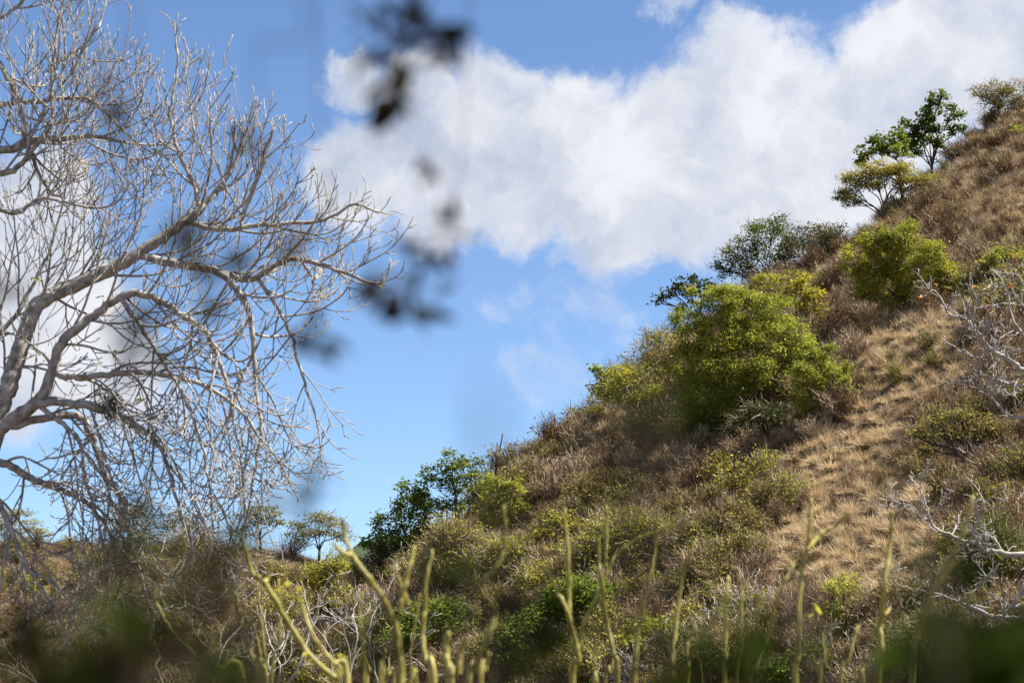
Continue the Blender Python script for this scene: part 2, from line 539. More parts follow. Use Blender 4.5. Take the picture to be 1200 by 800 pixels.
# ------------------------------------------------------------------ hill trees and shrubs
def crown_tree(name, label, cat, px, py, lobes, mat, leaf=(4.5, 2.2), dens=0.5, clump=0.3, trunk=2.5, stems=1, barkmat='hillbark',
               droop=0.0, up=0.5, seed=1, group=None, twigs=0.0, base=None, flat=None):
    """lobes: (dx, dz, rx, rz) in photograph pixels from the foot; the crown fills them with leaf clumps"""
    rng = np.random.default_rng(seed)
    v_ = pix_dir(px, py)
    for up_px in range(0, 60, 2):            # slide down to the first pixel that meets the hill
        v_ = pix_dir(px, py + up_px); yy_ = np.arange(62, 275, .5)
        if np.any(v_.z / v_.y * yy_ <= height(v_.x / v_.y * yy_, yy_)):
            break
    p = ground_at(px, py + up_px)
    lobes = [(a_, b_ + up_px, c_, d_) for (a_, b_, c_, d_) in lobes]
    s = p[1] / F_PX
    root = thing(name, label, cat, p - np.array([0, 0, .12]), group)
    bark = Acc(); leaf_a = Acc(); tw = Acc()
    tops = []
    feet = [np.array([rng.normal() * 1.5 * (stems > 1) * s, rng.normal() * 2 * (stems > 1) * s, 0]) for _ in range(stems)]
    fork = None
    if stems == 1:
        zl = min(d_ for (_, d_, _, _) in lobes)
        fork = np.array([np.mean([l_[0] for l_ in lobes]) * .25, 0, max(zl * .55, 5)]) * s
        fz = spline([np.zeros(3), fork * np.array([.2, 1, .5]) + rng.normal(size=3) * s * np.array([1.2, 1.2, 0]), fork], 5)
        tube(bark, fz, np.linspace(trunk * 1.25, trunk * .9, len(fz)) * s, 7, .5)
    for li, (dx, dz, rx, rz) in enumerate(lobes):
        c = np.array([dx, rng.normal() * rx * 0.25, dz]) * s
        R = np.array([rx, rx * 0.85, rz]) * s
        nc = max(6, int(16 * (rx * rz / 900.0) ** 0.7 + 6))
        f = feet[li % stems]
        if fork is not None:
            f = fork + rng.normal(size=3) * np.array([.6, .6, 1.5]) * s
        # limb from the foot to the lobe
        k1 = f + (c - f) * np.array([.22, .3, .42]) + rng.normal(size=3) * np.array([3, 3, 1.5]) * s
        k2 = f + (c - f) * np.array([.62, .6, .68]) + rng.normal(size=3) * np.array([3, 3, 2]) * s
        limb = spline([f, k1, k2, c + np.array([0, 0, R[2] * .2])], 5)
        tr = trunk * s * (rng.uniform(.4, .65) if fork is not None else .7)
        tube(bark, limb, np.linspace(tr, tr * 0.25, len(limb)), 6, rng.random())
        dirs = unit(rng.normal(size=(nc, 3)))
        rad = rng.uniform(0.35, 1.0, (nc, 1)) ** 0.6
        C = c + dirs * rad * R * (1 + rng.normal(size=(nc, 1)) * .17)
        for q in C:
            j0 = limb[rng.integers(len(limb) // 2, len(limb))]
            mid = (j0 + q) / 2 + rng.normal(size=3) * 1.5 * s
            tube(bark, spline([j0, mid, q], 3), np.linspace(tr * .35, tr * .1, 7), 4, rng.random(), False)
        n = int(dens * math.pi * rx * rz)
        which = rng.integers(0, nc, n)
        off = rng.normal(size=(n, 3)) * R * clump
        if flat:
            off[:, 2] *= flat
        P = C[which] + off
        # leaves of a clump share a tone, with a spread of their own
        tone = np.clip(rng.random(nc) * .7 + rng.uniform(-.1, .4), 0, 1)
        L0 = leaf_a.n
        leaves(leaf_a, P, leaf[0] * s, leaf[1] * s, rng, up, .25, droop)
        leaf_a.r[-1] = np.clip(0.55 * np.repeat(tone[which], 4) + 0.45 * leaf_a.r[-1], 0, 1)
        if twigs:
            nt_ = int(twigs * math.pi * rx * rz)
            B = C[rng.integers(0, nc, nt_)] + rng.normal(size=(nt_, 3)) * R * clump * .8
            dd = unit(B - c) + rng.normal(size=(nt_, 3)) * .6 + np.array([0, 0, .5])
            blades(tw, B, dd, rng.uniform(6, 16, nt_) * s, rng.uniform(.35, .8, nt_) * s, rng)
    obj('trunk', bark.mesh('trunk', M[barkmat], True), root)
    obj('crown', leaf_a.mesh('crown', M[mat]), root)['kind'] = 'stuff'
    if twigs:
        obj('twigs', tw.mesh('twigs', M['drytwig']), root)['kind'] = 'stuff'
    return root


def auto_lobes(w, h, seed, n=None):
    """irregular shrub silhouette: overlapping lobes within w x h pixels above the foot"""
    r = random.Random(seed)
    n = n or max(3, int(w * h / 900) + 2)
    out = []
    for k in range(n):
        x = (k + .5) / n * 2 - 1 + r.uniform(-.15, .15)
        top = h * (1 - .45 * x * x) * r.uniform(.75, 1.0)
        rz = top * r.uniform(.30, .42)
        out.append((x * w * .36, top - rz, w * r.uniform(.20, .28), rz))
    for k in range(n // 2):
        x = r.uniform(-.7, .7)
        out.append((x * w * .36, h * r.uniform(.22, .4), w * r.uniform(.18, .26), h * r.uniform(.2, .3)))
    return out


FE = dict(leaf=(4.0, 1.45), dens=1.25, clump=.155, droop=.25, up=.55, stems=4, trunk=1.4, twigs=.05)
BR = dict(leaf=(5.0, 3.0), dens=.62, clump=.20, up=.5, trunk=1.9)
UM = dict(leaf=(3.4, 1.5), dens=1.0, clump=.30, up=.6, trunk=1.5, flat=.8, twigs=.05)
SC = dict(leaf=(3.8, 1.8), dens=.46, clump=.30, up=.45, stems=4, trunk=1.3, twigs=.16)

# trees on the skyline, from the top of the hill down
crown_tree('acacia_tree', 'grey olive flat topped acacia at the very top of the hill', 'tree', 1164, 128,
           [(-14, 22, 18, 7), (8, 26, 20, 8), (26, 30, 18, 7), (34, 18, 14, 8), (-2, 12, 14, 8), (16, 8, 16, 8)], 'olive', **{**UM, 'dens': .8, 'twigs': .35}, seed=3)
crown_tree('broadleaf_tree', 'tall green broadleaf tree with open clumped crown on the skyline', 'tree', 1093, 192,
           [(12, 82, 15, 10), (26, 66, 12, 10), (-4, 64, 16, 9), (-22, 50, 17, 10), (10, 50, 18, 9), (30, 46, 9, 8), (-12, 34, 20, 9), (8, 30, 10, 7), (-30, 30, 16, 9), (-22, 18, 12, 7)],
           'broad', **BR, seed=5)
crown_tree('broadleaf_tree', 'low green broadleaf tree leaning outward below the tall skyline tree', 'tree', 1062, 208,
           [(-10, 50, 16, 9), (-32, 46, 15, 11), (-46, 38, 11, 9), (-22, 36, 16, 9), (-50, 24, 9, 7), (-4, 34, 10, 8)], 'broad', **BR, seed=6)
crown_tree('umbrella_tree', 'yellow olive umbrella shaped tree with dark forked trunk on the skyline', 'tree', 1036, 254,
           [(0, 62, 24, 10), (-26, 55, 20, 11), (24, 58, 22, 9), (46, 47, 22, 8), (-44, 38, 16, 9), (-8, 46, 18, 9), (22, 40, 16, 9), (60, 42, 12, 6), (-38, 22, 12, 7), (-50, 28, 9, 6), (28, 22, 10, 10), (22, 8, 8, 8)],
           'straw', **{**UM, 'trunk': 2.2, 'dens': 1.7}, seed=8)
crown_tree('flowering_shrub', 'big yellow green feathery shrub below the umbrella tree', 'shrub', 1056, 372,
           [(-30, 96, 22, 16), (0, 96, 30, 20), (30, 76, 30, 18), (-44, 72, 26, 20), (-8, 70, 36, 22), (55, 56, 26, 18), (-50, 42, 24, 20), (-10, 40, 36, 22), (30, 36, 32, 22), (58, 28, 18, 18)],
           'lime', **{**FE, 'dens': 1.5}, seed=9)
crown_tree('grey_green_tree', 'loose grey green tree on the skyline above the feathery shrubs', 'tree', 898, 338,
           [(10, 76, 22, 12), (-14, 64, 20, 12), (32, 58, 17, 14), (-34, 46, 15, 12), (4, 44, 26, 14), (-48, 24, 12, 12), (30, 30, 20, 14), (-20, 24, 20, 12)],
           'broad', **{**SC, 'dens': .8, 'leaf': (3.6, 1.9)}, seed=10)
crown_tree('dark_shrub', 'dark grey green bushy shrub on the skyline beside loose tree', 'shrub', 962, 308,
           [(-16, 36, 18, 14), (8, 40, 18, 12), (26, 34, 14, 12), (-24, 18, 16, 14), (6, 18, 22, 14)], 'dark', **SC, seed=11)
crown_tree('small_tree', 'small dark tree with crooked branches jutting out over the skyline', 'tree', 822, 384,
           [(-22, 54, 15, 9), (-2, 56, 15, 10), (10, 44, 12, 12), (-38, 42, 13, 7), (-52, 36, 8, 6), (-10, 40, 15, 9), (-26, 26, 8, 6)], 'dark', **{**BR, 'trunk': 2.0, 'leaf': (4.6, 2.6), 'dens': .5}, seed=12)
crown_tree('feathery_shrub', 'largest bright green feathery shrub in the middle of the hillside', 'shrub', 872, 505,
           [(-30, 158, 32, 20), (6, 160, 34, 22), (38, 140, 30, 22), (-56, 126, 28, 24), (-18, 124, 40, 26), (26, 110, 40, 28), (64, 104, 26, 24),
            (-66, 86, 28, 26), (-30, 80, 40, 28), (14, 72, 42, 28), (56, 68, 34, 26), (-50, 44, 34, 24), (0, 36, 44, 26), (48, 34, 34, 22)],
           'feather', **FE, seed=13)
crown_tree('feathery_shrub', 'small rounded green feathery shrub on the grass side of the largest one', 'shrub', 962, 500,
           [(0, 86, 22, 16), (18, 66, 22, 18), (-16, 62, 24, 20), (26, 40, 18, 18), (0, 34, 28, 20), (-22, 26, 18, 16)], 'feather', **FE, seed=14)
crown_tree('yellow_shrub', 'slender yellow leaved shrub behind the largest feathery shrub', 'shrub', 948, 398,
           [(-8, 66, 16, 10), (8, 58, 14, 10), (0, 44, 18, 12), (14, 34, 12, 12), (-12, 30, 12, 10)], 'yellow', **{**BR, 'leaf': (4.5, 2.5), 'stems': 4, 'trunk': 1.2}, seed=15)
crown_tree('flowering_shrub', 'pale lime shrub between the yellow shrub and the loose tree', 'shrub', 918, 372,
           [(-20, 44, 22, 12), (10, 48, 26, 12), (34, 46, 18, 10), (0, 28, 30, 14)], 'lime', **{**FE, 'dens': .6}, seed=16)
crown_tree('olive_shrub', 'grey olive twiggy shrub on the skyline below the crooked tree', 'shrub', 792, 462,
           [(-20, 66, 22, 12), (14, 66, 22, 14), (-34, 46, 22, 16), (4, 44, 28, 18), (28, 40, 20, 18), (-20, 22, 28, 16), (18, 18, 24, 16)], 'olive', **SC, seed=17)
crown_tree('yellow_shrub', 'yellow topped shrub on the skyline', 'shrub', 790, 424,
           [(-10, 34, 20, 8), (12, 32, 18, 8), (-28, 26, 12, 8), (0, 20, 22, 8)], 'yellow', **{**SC, 'dens': .35}, seed=18)
crown_tree('lime_shrub', 'bright green upright shrub on the edge of the skyline', 'shrub', 708, 476,
           [(-4, 48, 12, 9), (4, 36, 14, 12), (-8, 24, 14, 12), (6, 14, 14, 10)], 'lime', **{**BR, 'leaf': (4.5, 2.6), 'stems': 3, 'trunk': 1.2, 'dens': .5}, seed=19)
crown_tree('lime_shrub', 'domed yellow green shrub above a smaller one of its kind', 'shrub', 745, 474,
           [(-14, 40, 18, 9), (8, 44, 20, 9), (24, 34, 14, 10), (-22, 26, 14, 10), (2, 28, 20, 10)], 'lime', **{**BR, 'leaf': (4.2, 2.2), 'stems': 4, 'trunk': 1.2, 'dens': .5}, seed=20)
crown_tree('lime_shrub', 'small low yellow green shrub below the domed one', 'shrub', 738, 496,
           [(-14, 30, 14, 7), (4, 32, 16, 7), (16, 18, 12, 9), (22, 6, 10, 8)], 'lime', **{**BR, 'leaf': (4.2, 2.2), 'stems': 4, 'trunk': 1.2, 'dens': .4}, seed=21)
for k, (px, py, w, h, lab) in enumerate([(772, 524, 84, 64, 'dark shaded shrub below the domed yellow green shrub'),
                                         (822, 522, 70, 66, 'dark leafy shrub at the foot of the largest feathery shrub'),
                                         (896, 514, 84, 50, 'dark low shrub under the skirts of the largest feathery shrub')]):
    crown_tree('dark_shrub', lab, 'shrub', px, py, auto_lobes(w, h, 30 + k), 'dark', **{**SC, 'dens': .7}, seed=30 + k)  # their dark leaf colour also paints in the shadow below the big shrub
crown_tree('savanna_tree', 'olive green round crowned tree with black forked trunk standing in dry grass', 'tree', 1124, 546,
           [(-6, 66, 22, 9), (16, 62, 20, 10), (-32, 56, 20, 10), (40, 52, 18, 10), (-48, 38, 17, 10), (-16, 44, 22, 9), (24, 42, 22, 9), (52, 34, 13, 10), (-40, 20, 18, 9), (44, 18, 14, 9)],
           'olive', **{**BR, 'leaf': (4.4, 2.2), 'dens': .30, 'trunk': 4.0, 'clump': .26}, seed=40)
crown_tree('green_shrub', 'green shrub behind the white branched tree', 'shrub', 1182, 330, auto_lobes(76, 50, 41), 'feather', **FE, seed=41)
crown_tree('lime_shrub', 'little bright yellow green shrub near the top of the hill', 'shrub', 1194, 162, [(-4, 12, 8, 5), (4, 9, 8, 5), (0, 5, 8, 4)], 'lime',
           **{**BR, 'leaf': (4, 2.2), 'dens': .6, 'trunk': .9}, seed=42)
crown_tree('lime_shrub', 'tiny yellow green shrub on the bare bank below the hilltop', 'shrub', 1147, 166, [(-5, 7, 7, 4), (4, 8, 7, 4), (10, 4, 5, 3)], 'lime',
           **{**BR, 'leaf': (4, 2.2), 'dens': .4, 'trunk': .9}, seed=43)
crown_tree('green_shrub', 'green and yellow shrub beneath the fallen white branches', 'shrub', 1170, 700, auto_lobes(110, 100, 44), 'broad', **{**SC, 'dens': .3}, seed=44)
crown_tree('green_shrub', 'leafy green bush beside the fallen white branches', 'shrub', 1190, 560, auto_lobes(60, 46, 45), 'broad', **{**SC, 'dens': .3}, seed=45)
crown_tree('feathery_shrub', 'pale green feathery shrub standing alone at the foot of the grass slope', 'shrub', 992, 752,
           [(0, 70, 22, 16), (-16, 52, 20, 16), (16, 50, 20, 16), (0, 30, 24, 18)], 'feather', **{**FE, 'dens': .7}, seed=46)
for k, (px, py, w, h) in enumerate([(1122, 186, 34, 22), (1146, 180, 40, 26), (1170, 176, 38, 24), (1194, 182, 40, 26), (1134, 204, 36, 20), (1184, 204, 44, 24), (1158, 200, 36, 20)]):
    crown_tree('brown_thicket', 'dark brown leafy thicket on the steep bank below the hilltop', 'bush', px, py, auto_lobes(w, h, 90 + k, 4), 'brownleaf',
               **{**SC, 'dens': .6, 'twigs': .5, 'leaf': (3.2, 1.5)}, seed=90 + k, group='dark brown thickets on the bank')
SKY_BAND = [(728, 470, 60, 40, 'lime', 'broad yellow green shrub in the skyline band beside the largest feathery shrub'), (772, 448, 66, 44, 'olive', 'olive shrub filling the skyline band below the crooked tree'),
            (690, 500, 54, 36, 'olive', 'low olive shrub near the foot of the skyline band'), (762, 484, 70, 44, 'lime', 'lime shrub spilling down from the skyline band'),
            (660, 522, 50, 32, 'brownleaf', 'rusty brown leafy shrub where the skyline band thins out'), (830, 450, 64, 60, 'feather', 'green feathery shrub wedged against the largest one')]
for k, (px, py, w, h, m, lab) in enumerate(SKY_BAND):
    crown_tree('skyline_shrub', lab, 'shrub', px, py, auto_lobes(w, h, 120 + k), m, **{**SC, 'dens': .75}, seed=120 + k)
GULLY = [(500, 690, 80, 60, 'lime'), (570, 735, 90, 60, 'olive'), (640, 705, 80, 56, 'lime'), (700, 690, 84, 56, 'olive'), (760, 712, 80, 50, 'lime'), (815, 700, 76, 46, 'olive'),
         (850, 690, 60, 40, 'lime'), (720, 625, 70, 40, 'olive'), (630, 600, 60, 40, 'olive'), (690, 585, 60, 34, 'lime'), (800, 610, 66, 36, 'olive'), (585, 790, 90, 60, 'lime'),
         (700, 800, 100, 60, 'lime'), (800, 790, 90, 56, 'broad'), (460, 750, 80, 56, 'broad'), (900, 770, 70, 46, 'olive'), (1040, 775, 80, 56, 'olive'), (1140, 640, 80, 50, 'olive'),
         (1090, 720, 70, 50, 'olive'), (1170, 600, 60, 40, 'lime')]
NAMES = {'lime': ('lime_shrub', 'yellow green shrub in the tangled scrub low on the hill'), 'olive': ('olive_shrub', 'olive leaved shrub in the tangled scrub low on the hill'),
         'broad': ('green_shrub', 'deep green shrub in the tangled scrub low on the hill')}
for k, (px, py, w, h, m) in enumerate(GULLY):
    crown_tree(NAMES[m][0], NAMES[m][1], 'shrub', px, py, auto_lobes(w, h, 140 + k), m, **{**SC, 'dens': .42, 'twigs': .25}, seed=140 + k, group=m + ' shrubs in the low scrub')
# the thicket at the nose of the hill
crown_tree('broadleaf_tree', 'leafy green tree crowning the low end of the hill', 'tree', 536, 640,
           [(-6, 102, 22, 12), (16, 94, 18, 13), (-28, 84, 18, 13), (0, 78, 24, 14), (26, 72, 16, 14), (-38, 62, 18, 14), (-8, 54, 26, 14), (20, 46, 22, 16)],
           'broad', **{**BR, 'leaf': (5, 2.6), 'dens': .4}, seed=50)
crown_tree('dark_tree', 'dark dense evergreen tree at the tip of the hill', 'tree', 476, 668,
           [(8, 90, 22, 14), (-8, 74, 20, 16), (24, 74, 20, 16), (-24, 56, 20, 16), (8, 52, 28, 18), (32, 48, 18, 18), (-36, 34, 20, 16), (-6, 28, 30, 18), (26, 22, 24, 18)],
           'broad', **{**BR, 'leaf': (4.6, 2.6), 'dens': .45}, seed=51)
crown_tree('green_shrub', 'dark leafy shrub low down on the tip of the hill', 'shrub', 446, 690, auto_lobes(70, 62, 52), 'dark', **SC, seed=52)
crown_tree('feathery_shrub', 'feathery olive green shrub beside the leafy crowning tree', 'shrub', 590, 628,
           [(-8, 62, 20, 14), (10, 54, 18, 14), (-20, 42, 18, 14), (4, 36, 24, 16), (18, 28, 16, 14), (-14, 18, 20, 14)], 'feather', **FE, seed=53)
crown_tree('green_shrub', 'small green shrub at the skyline next to a dead stalk', 'shrub', 580, 570, auto_lobes(40, 36, 54), 'broad', **SC, seed=54)
crown_tree('olive_shrub', 'twiggy half leafless shrub with thin green leaves in the low thicket', 'shrub', 540, 700, auto_lobes(110, 96, 55), 'lime', **{**SC, 'dens': .32, 'twigs': .4}, seed=55)
crown_tree('lime_shrub', 'yellow green leafy shrub in the thicket below the feathery olive one', 'shrub', 600, 690, auto_lobes(90, 70, 56), 'lime', **{**SC, 'dens': .55, 'twigs': .25}, seed=56)
crown_tree('lime_shrub', 'yellow green shrub with layered sprays among brown bushes', 'shrub', 660, 650, auto_lobes(90, 66, 57), 'lime', **{**SC, 'dens': .42, 'twigs': .2, 'flat': .4}, seed=57)
crown_tree('lime_shrub', 'wide sparse yellow green shrub with flat layered sprays', 'shrub', 740, 668, auto_lobes(130, 80, 58), 'lime', **{**SC, 'dens': .38, 'twigs': .2, 'flat': .4}, seed=58)
crown_tree('olive_shrub', 'olive shrub fringed by the pale grass slope', 'shrub', 822, 650, auto_lobes(100, 60, 59), 'olive', **{**SC, 'dens': .2, 'twigs': .25}, seed=59)
crown_tree('leafy_bush', 'bright green leafy bush among bare white twigs in the gully', 'bush', 770, 778, auto_lobes(96, 62, 60), 'lime', **{**BR, 'leaf': (6, 3.4), 'stems': 5, 'dens': .40}, seed=60)
crown_tree('leafy_bush', 'leafy green bush with dark hollows in the gully', 'bush', 630, 790, auto_lobes(120, 84, 61), 'broad', **{**BR, 'leaf': (5.5, 3), 'stems': 5, 'dens': .50}, seed=61)
crown_tree('leafy_bush', 'green bush with some orange leaves in the gully', 'bush', 690, 745, auto_lobes(110, 80, 62), 'broad', **{**BR, 'leaf': (5, 2.8), 'stems': 5, 'dens': .40}, seed=62)
crown_tree('leafy_bush', 'mixed green bush low in the gully under the thicket', 'bush', 520, 770, auto_lobes(120, 76, 63), 'broad', **{**BR, 'leaf': (5, 2.8), 'stems': 5, 'dens': .40}, seed=63)
crown_tree('leafy_bush', 'dark olive bush at the bottom of the gully', 'bush', 860, 800, auto_lobes(130, 80, 64), 'olive', **{**SC, 'dens': .22}, seed=64)
crown_tree('leafy_bush', 'deep green bush below the pale feathery shrub', 'bush', 950, 812, auto_lobes(120, 60, 65), 'broad', **{**BR, 'leaf': (5, 2.8), 'stems': 5, 'dens': .45}, seed=65)
crown_tree('leafy_bush', 'dark green bush under the fallen white branches', 'bush', 1110, 790, auto_lobes(130, 90, 66), 'broad', **{**SC, 'dens': .25}, seed=66)
# the lower ridge on the left
crown_tree('umbrella_tree', 'small umbrella tree with fine dark trunk on the low far ridge', 'tree', 304, 640,
           [(0, 44, 18, 6), (-14, 38, 14, 6), (16, 38, 14, 6), (-4, 30, 18, 6), (20, 28, 10, 5), (-18, 24, 9, 5)], 'olive', **{**UM, 'trunk': 1.6}, seed=70)
crown_tree('umbrella_tree', 'bushy umbrella tree with yellow crown on the low far ridge', 'tree', 374, 644,
           [(0, 40, 22, 7), (-20, 32, 16, 7), (20, 32, 18, 7), (-4, 24, 24, 8), (24, 18, 16, 7), (-22, 16, 14, 8)], 'olive', **{**UM, 'trunk': 1.6}, seed=71)
crown_tree('dark_tree', 'dark round topped tree on the low far ridge', 'tree', 150, 650,
           [(-4, 56, 18, 10), (12, 44, 18, 12), (-16, 40, 16, 12), (0, 24, 22, 14)], 'dark', **SC, seed=72)
crown_tree('umbrella_tree', 'olive crowned tree at the far end of the low ridge', 'tree', 14, 652,
           [(0, 46, 24, 9), (22, 36, 18, 9), (-14, 32, 20, 10), (6, 20, 24, 10)], 'olive', **UM, seed=73)
crown_tree('umbrella_tree', 'thin olive tree rising between two darker trees on the low ridge', 'tree', 210, 645,
           [(0, 40, 16, 7), (-12, 30, 14, 7), (12, 28, 14, 7)], 'olive', **UM, seed=74)
crown_tree('green_shrub', 'rounded bright green bush below the low far ridge', 'shrub', 392, 706, auto_lobes(84, 66, 75), 'lime', **{**FE, 'dens': .5}, seed=75)
crown_tree('lime_shrub', 'yellow green bush on the slope below the low ridge', 'shrub', 165, 672, auto_lobes(60, 34, 76), 'lime', **{**FE, 'dens': .5}, seed=76)
crown_tree('green_shrub', 'yellow green leafy shrub low in the gully below the far ridge', 'shrub', 330, 745, auto_lobes(100, 60, 77), 'lime', **{**SC, 'dens': .2}, seed=77)
crown_tree('leafy_bush', 'dark green bush in the gully below the yellow green leafy shrub', 'bush', 350, 800, auto_lobes(170, 70, 78), 'dark', **{**SC, 'dens': .3}, seed=78)
crown_tree('leafy_bush', 'olive bush half hidden by the drooping twigs of the bare tree', 'bush', 240, 720, auto_lobes(90, 60, 79), 'olive', **{**SC, 'dens': .25}, seed=79)

# ------------------------------------------------------------------ repeated dry bushes
GRASS = np.array([(1000, 385), (1060, 372), (1130, 372), (1150, 440), (1110, 470), (1075, 500), (1070, 545), (1100, 580), (1110, 690), (1060, 715),
                  (905, 715), (900, 640), (940, 590), (900, 545), (960, 520), (1010, 480), (1015, 430)], float)
UPPER = np.array([(1095, 190), (1130, 165), (1165, 130), (1205, 110), (1205, 285), (1135, 275), (1085, 245), (1060, 235)], float)


def inside(poly, x, y):
    x = np.asarray(x, float); y = np.asarray(y, float)
    r = np.zeros(x.shape, bool)
    j = len(poly) - 1
    for i in range(len(poly)):
        xi, yi = poly[i]; xj, yj = poly[j]
        c = ((yi > y) != (yj > y)) & (x < (xj - xi) * (y - yi) / (yj - yi + 1e-12) + xi)
        r ^= c
        j = i
    return r


def dry_bush(name, label, group, seed, leafmat, nleaf, ntw=900, nst=26):
    """about 1 m radius twiggy bush: splayed stems, a haze of twigs, some withered leaves"""
    rng = np.random.default_rng(seed)
    root = thing(name, label, 'bush', (0, 0, -50), group)
    st = Acc(); tw = Acc(); lf = Acc()
    ends = []
    for k in range(nst):
        a = rng.uniform(0, 6.28); sp = rng.uniform(.1, 1.0)
        top = np.array([math.cos(a) * sp, math.sin(a) * sp, rng.uniform(.75, 1.35) * (1 - .35 * sp * sp)])
        mid = top * np.array([.35, .35, .55]) + rng.normal(size=3) * .07
        pl = spline([np.array([math.cos(a), math.sin(a), 0]) * .12, mid, top], 3)
        tube(st, pl, np.linspace(.022, .008, len(pl)), 4, rng.random(), False)
        ends.append(pl[2:])
    E = np.concatenate(ends)
    B = E[rng.integers(0, len(E), ntw)] + rng.normal(size=(ntw, 3)) * .09
    B[:, 2] = np.maximum(B[:, 2], .03)
    dd = unit(B * np.array([1, 1, .5])) * .7 + rng.normal(size=(ntw, 3)) * .55 + np.array([0, 0, .75])
    blades(tw, B, dd, rng.uniform(.16, .48, ntw), rng.uniform(.010, .022, ntw), rng)
    P = E[rng.integers(0, len(E), nleaf)] + rng.normal(size=(nleaf, 3)) * .16
    leaves(lf, P, .12, .06, rng, .4)
    obj('stems', st.mesh('stems', M['drytwig'], True), root)
    obj('twigs', tw.mesh('twigs', M['drytwig']), root)['kind'] = 'stuff'
    obj('foliage', lf.mesh('foliage', M[leafmat]), root)['kind'] = 'stuff'
    return root


KINDS = {
    'brown': ('brown_bush', 'low dry bush of brown twigs and withered leaves on the hillside', 'dry brown bushes on the hillside', 'brownleaf', 420),
    'grey': ('leafless_bush', 'leafless bush of bare grey twigs on the hillside', 'bare grey bushes on the hillside', 'drytwig', 60),
    'olive': ('olive_bush', 'sparse olive leaved bush among the dry brown bushes', 'olive bushes on the hillside', 'olive', 1000),
    'green': ('green_bush', 'small green leaved bush among the dry brown bushes', 'small green bushes on the hillside', 'lime', 1000),
}
PROTO = {k: [dry_bush(n, lab, g, 200 + 10 * i + j, lm, nl) for j in range(3)] for i, (k, (n, lab, g, lm, nl)) in enumerate(KINDS.items())}
proto_used = {k: [False] * 3 for k in KINDS}
rnd = random.Random(77)
placed = 0
cand = []
CRX = np.array([c[0] for c in CREST][::-1], float); CRY = np.array([c[1] for c in CREST][::-1], float)
cells = {}
CLEAR = [(708, 476), (748, 476), (738, 500), (1036, 254), (1124, 546), (872, 505), (770, 778), (992, 752), (304, 640), (374, 644)]
tries = 0
while len(cand) < 640 and tries < 40000:
    tries += 1
    px, py = rnd.uniform(-10, 1210), rnd.uniform(110, 850)
    crest = float(np.interp(px, CRX, CRY)) if px > 420 else 640.0
    if py < crest + 3:
        continue
    if py > 830 or any(abs(px - a_) < 34 and -12 < py - b_ < 34 for (a_, b_) in CLEAR) or (735 < px < 880 and 462 < py < 524) or (rnd.random() < .55 and 440 < px < 650 and 590 < py < 715):
        continue
    g = bool(inside(GRASS, px, py)); u = bool(inside(UPPER, px, py))
    if g and rnd.random() > .13:
        continue
    if u and rnd.random() > .95:
        continue
    sep = 15 if not u else 11
    key = (int(px // 40), int(py // 40))
    near = [c for a in (-1, 0, 1) for b in (-1, 0, 1) for c in cells.get((key[0] + a, key[1] + b), [])]
    if any((c[0] - px) ** 2 + (c[1] - py) ** 2 < sep * sep for c in near):
        continue
    cells.setdefault(key, []).append((px, py))
    cand.append((px, py, g, u))
for k in range(70):
    px = rnd.uniform(640, 1200)
    cand.append((px, float(np.interp(px, CRX, CRY)) + rnd.uniform(4, 14), False, True))
count = {k: 0 for k in KINDS}
for (px, py, g, u) in cand:
    r = rnd.random()
    lower = py > 560 and px < 900
    if u:
        kind = 'brown' if r < .78 else 'grey'
    elif lower:
        kind = 'brown' if r < .26 else 'grey' if r < .44 else 'olive' if r < .74 else 'green'
    else:
        kind = 'brown' if r < .55 else 'grey' if r < .80 else 'olive' if r < .95 else 'green'
    if count[kind] >= 290:
        kind = min(count, key=count.get)
    count[kind] += 1
    p = ground_at(px, py)
    if p[1] > 295:
        continue
    s = rnd.uniform(.75, 1.65) * (p[1] / 130.0) ** .5
    if g or u:
        s *= .62
    v = rnd.randrange(3)
    root = PROTO[kind][v]
    loc = (p[0], p[1], p[2] - .06)
    if not proto_used[kind][v]:
        proto_used[kind][v] = True
        root.location = loc; root.rotation_euler = (0, 0, rnd.uniform(0, 6.28)); root.scale = (s, s, s)
    else:
        copy_tree(root, loc, rnd.uniform(0, 6.28), s)

# ------------------------------------------------------------------ dry grass and undergrowth (uncountable)
def tussock_mesh(seed, n=70, h=.55, sp=.30, w=.03, mat='grass'):
    rng = np.random.default_rng(seed)
    a = Acc()
    ang = rng.uniform(0, 6.28, n); rr = rng.uniform(0, 1, n) ** .6
    B = np.stack([np.cos(ang) * rr * .10, np.sin(ang) * rr * .10, np.zeros(n)], 1)
    d = np.stack([np.cos(ang) * rr * sp / h, np.sin(ang) * rr * sp / h, np.ones(n)], 1) + rng.normal(size=(n, 3)) * .18
    blades(a, B, d, rng.uniform(.55, 1.1, n) * h, rng.uniform(.7, 1.3, n) * w, rng, .55)
    return a.mesh('tussock', M[mat])


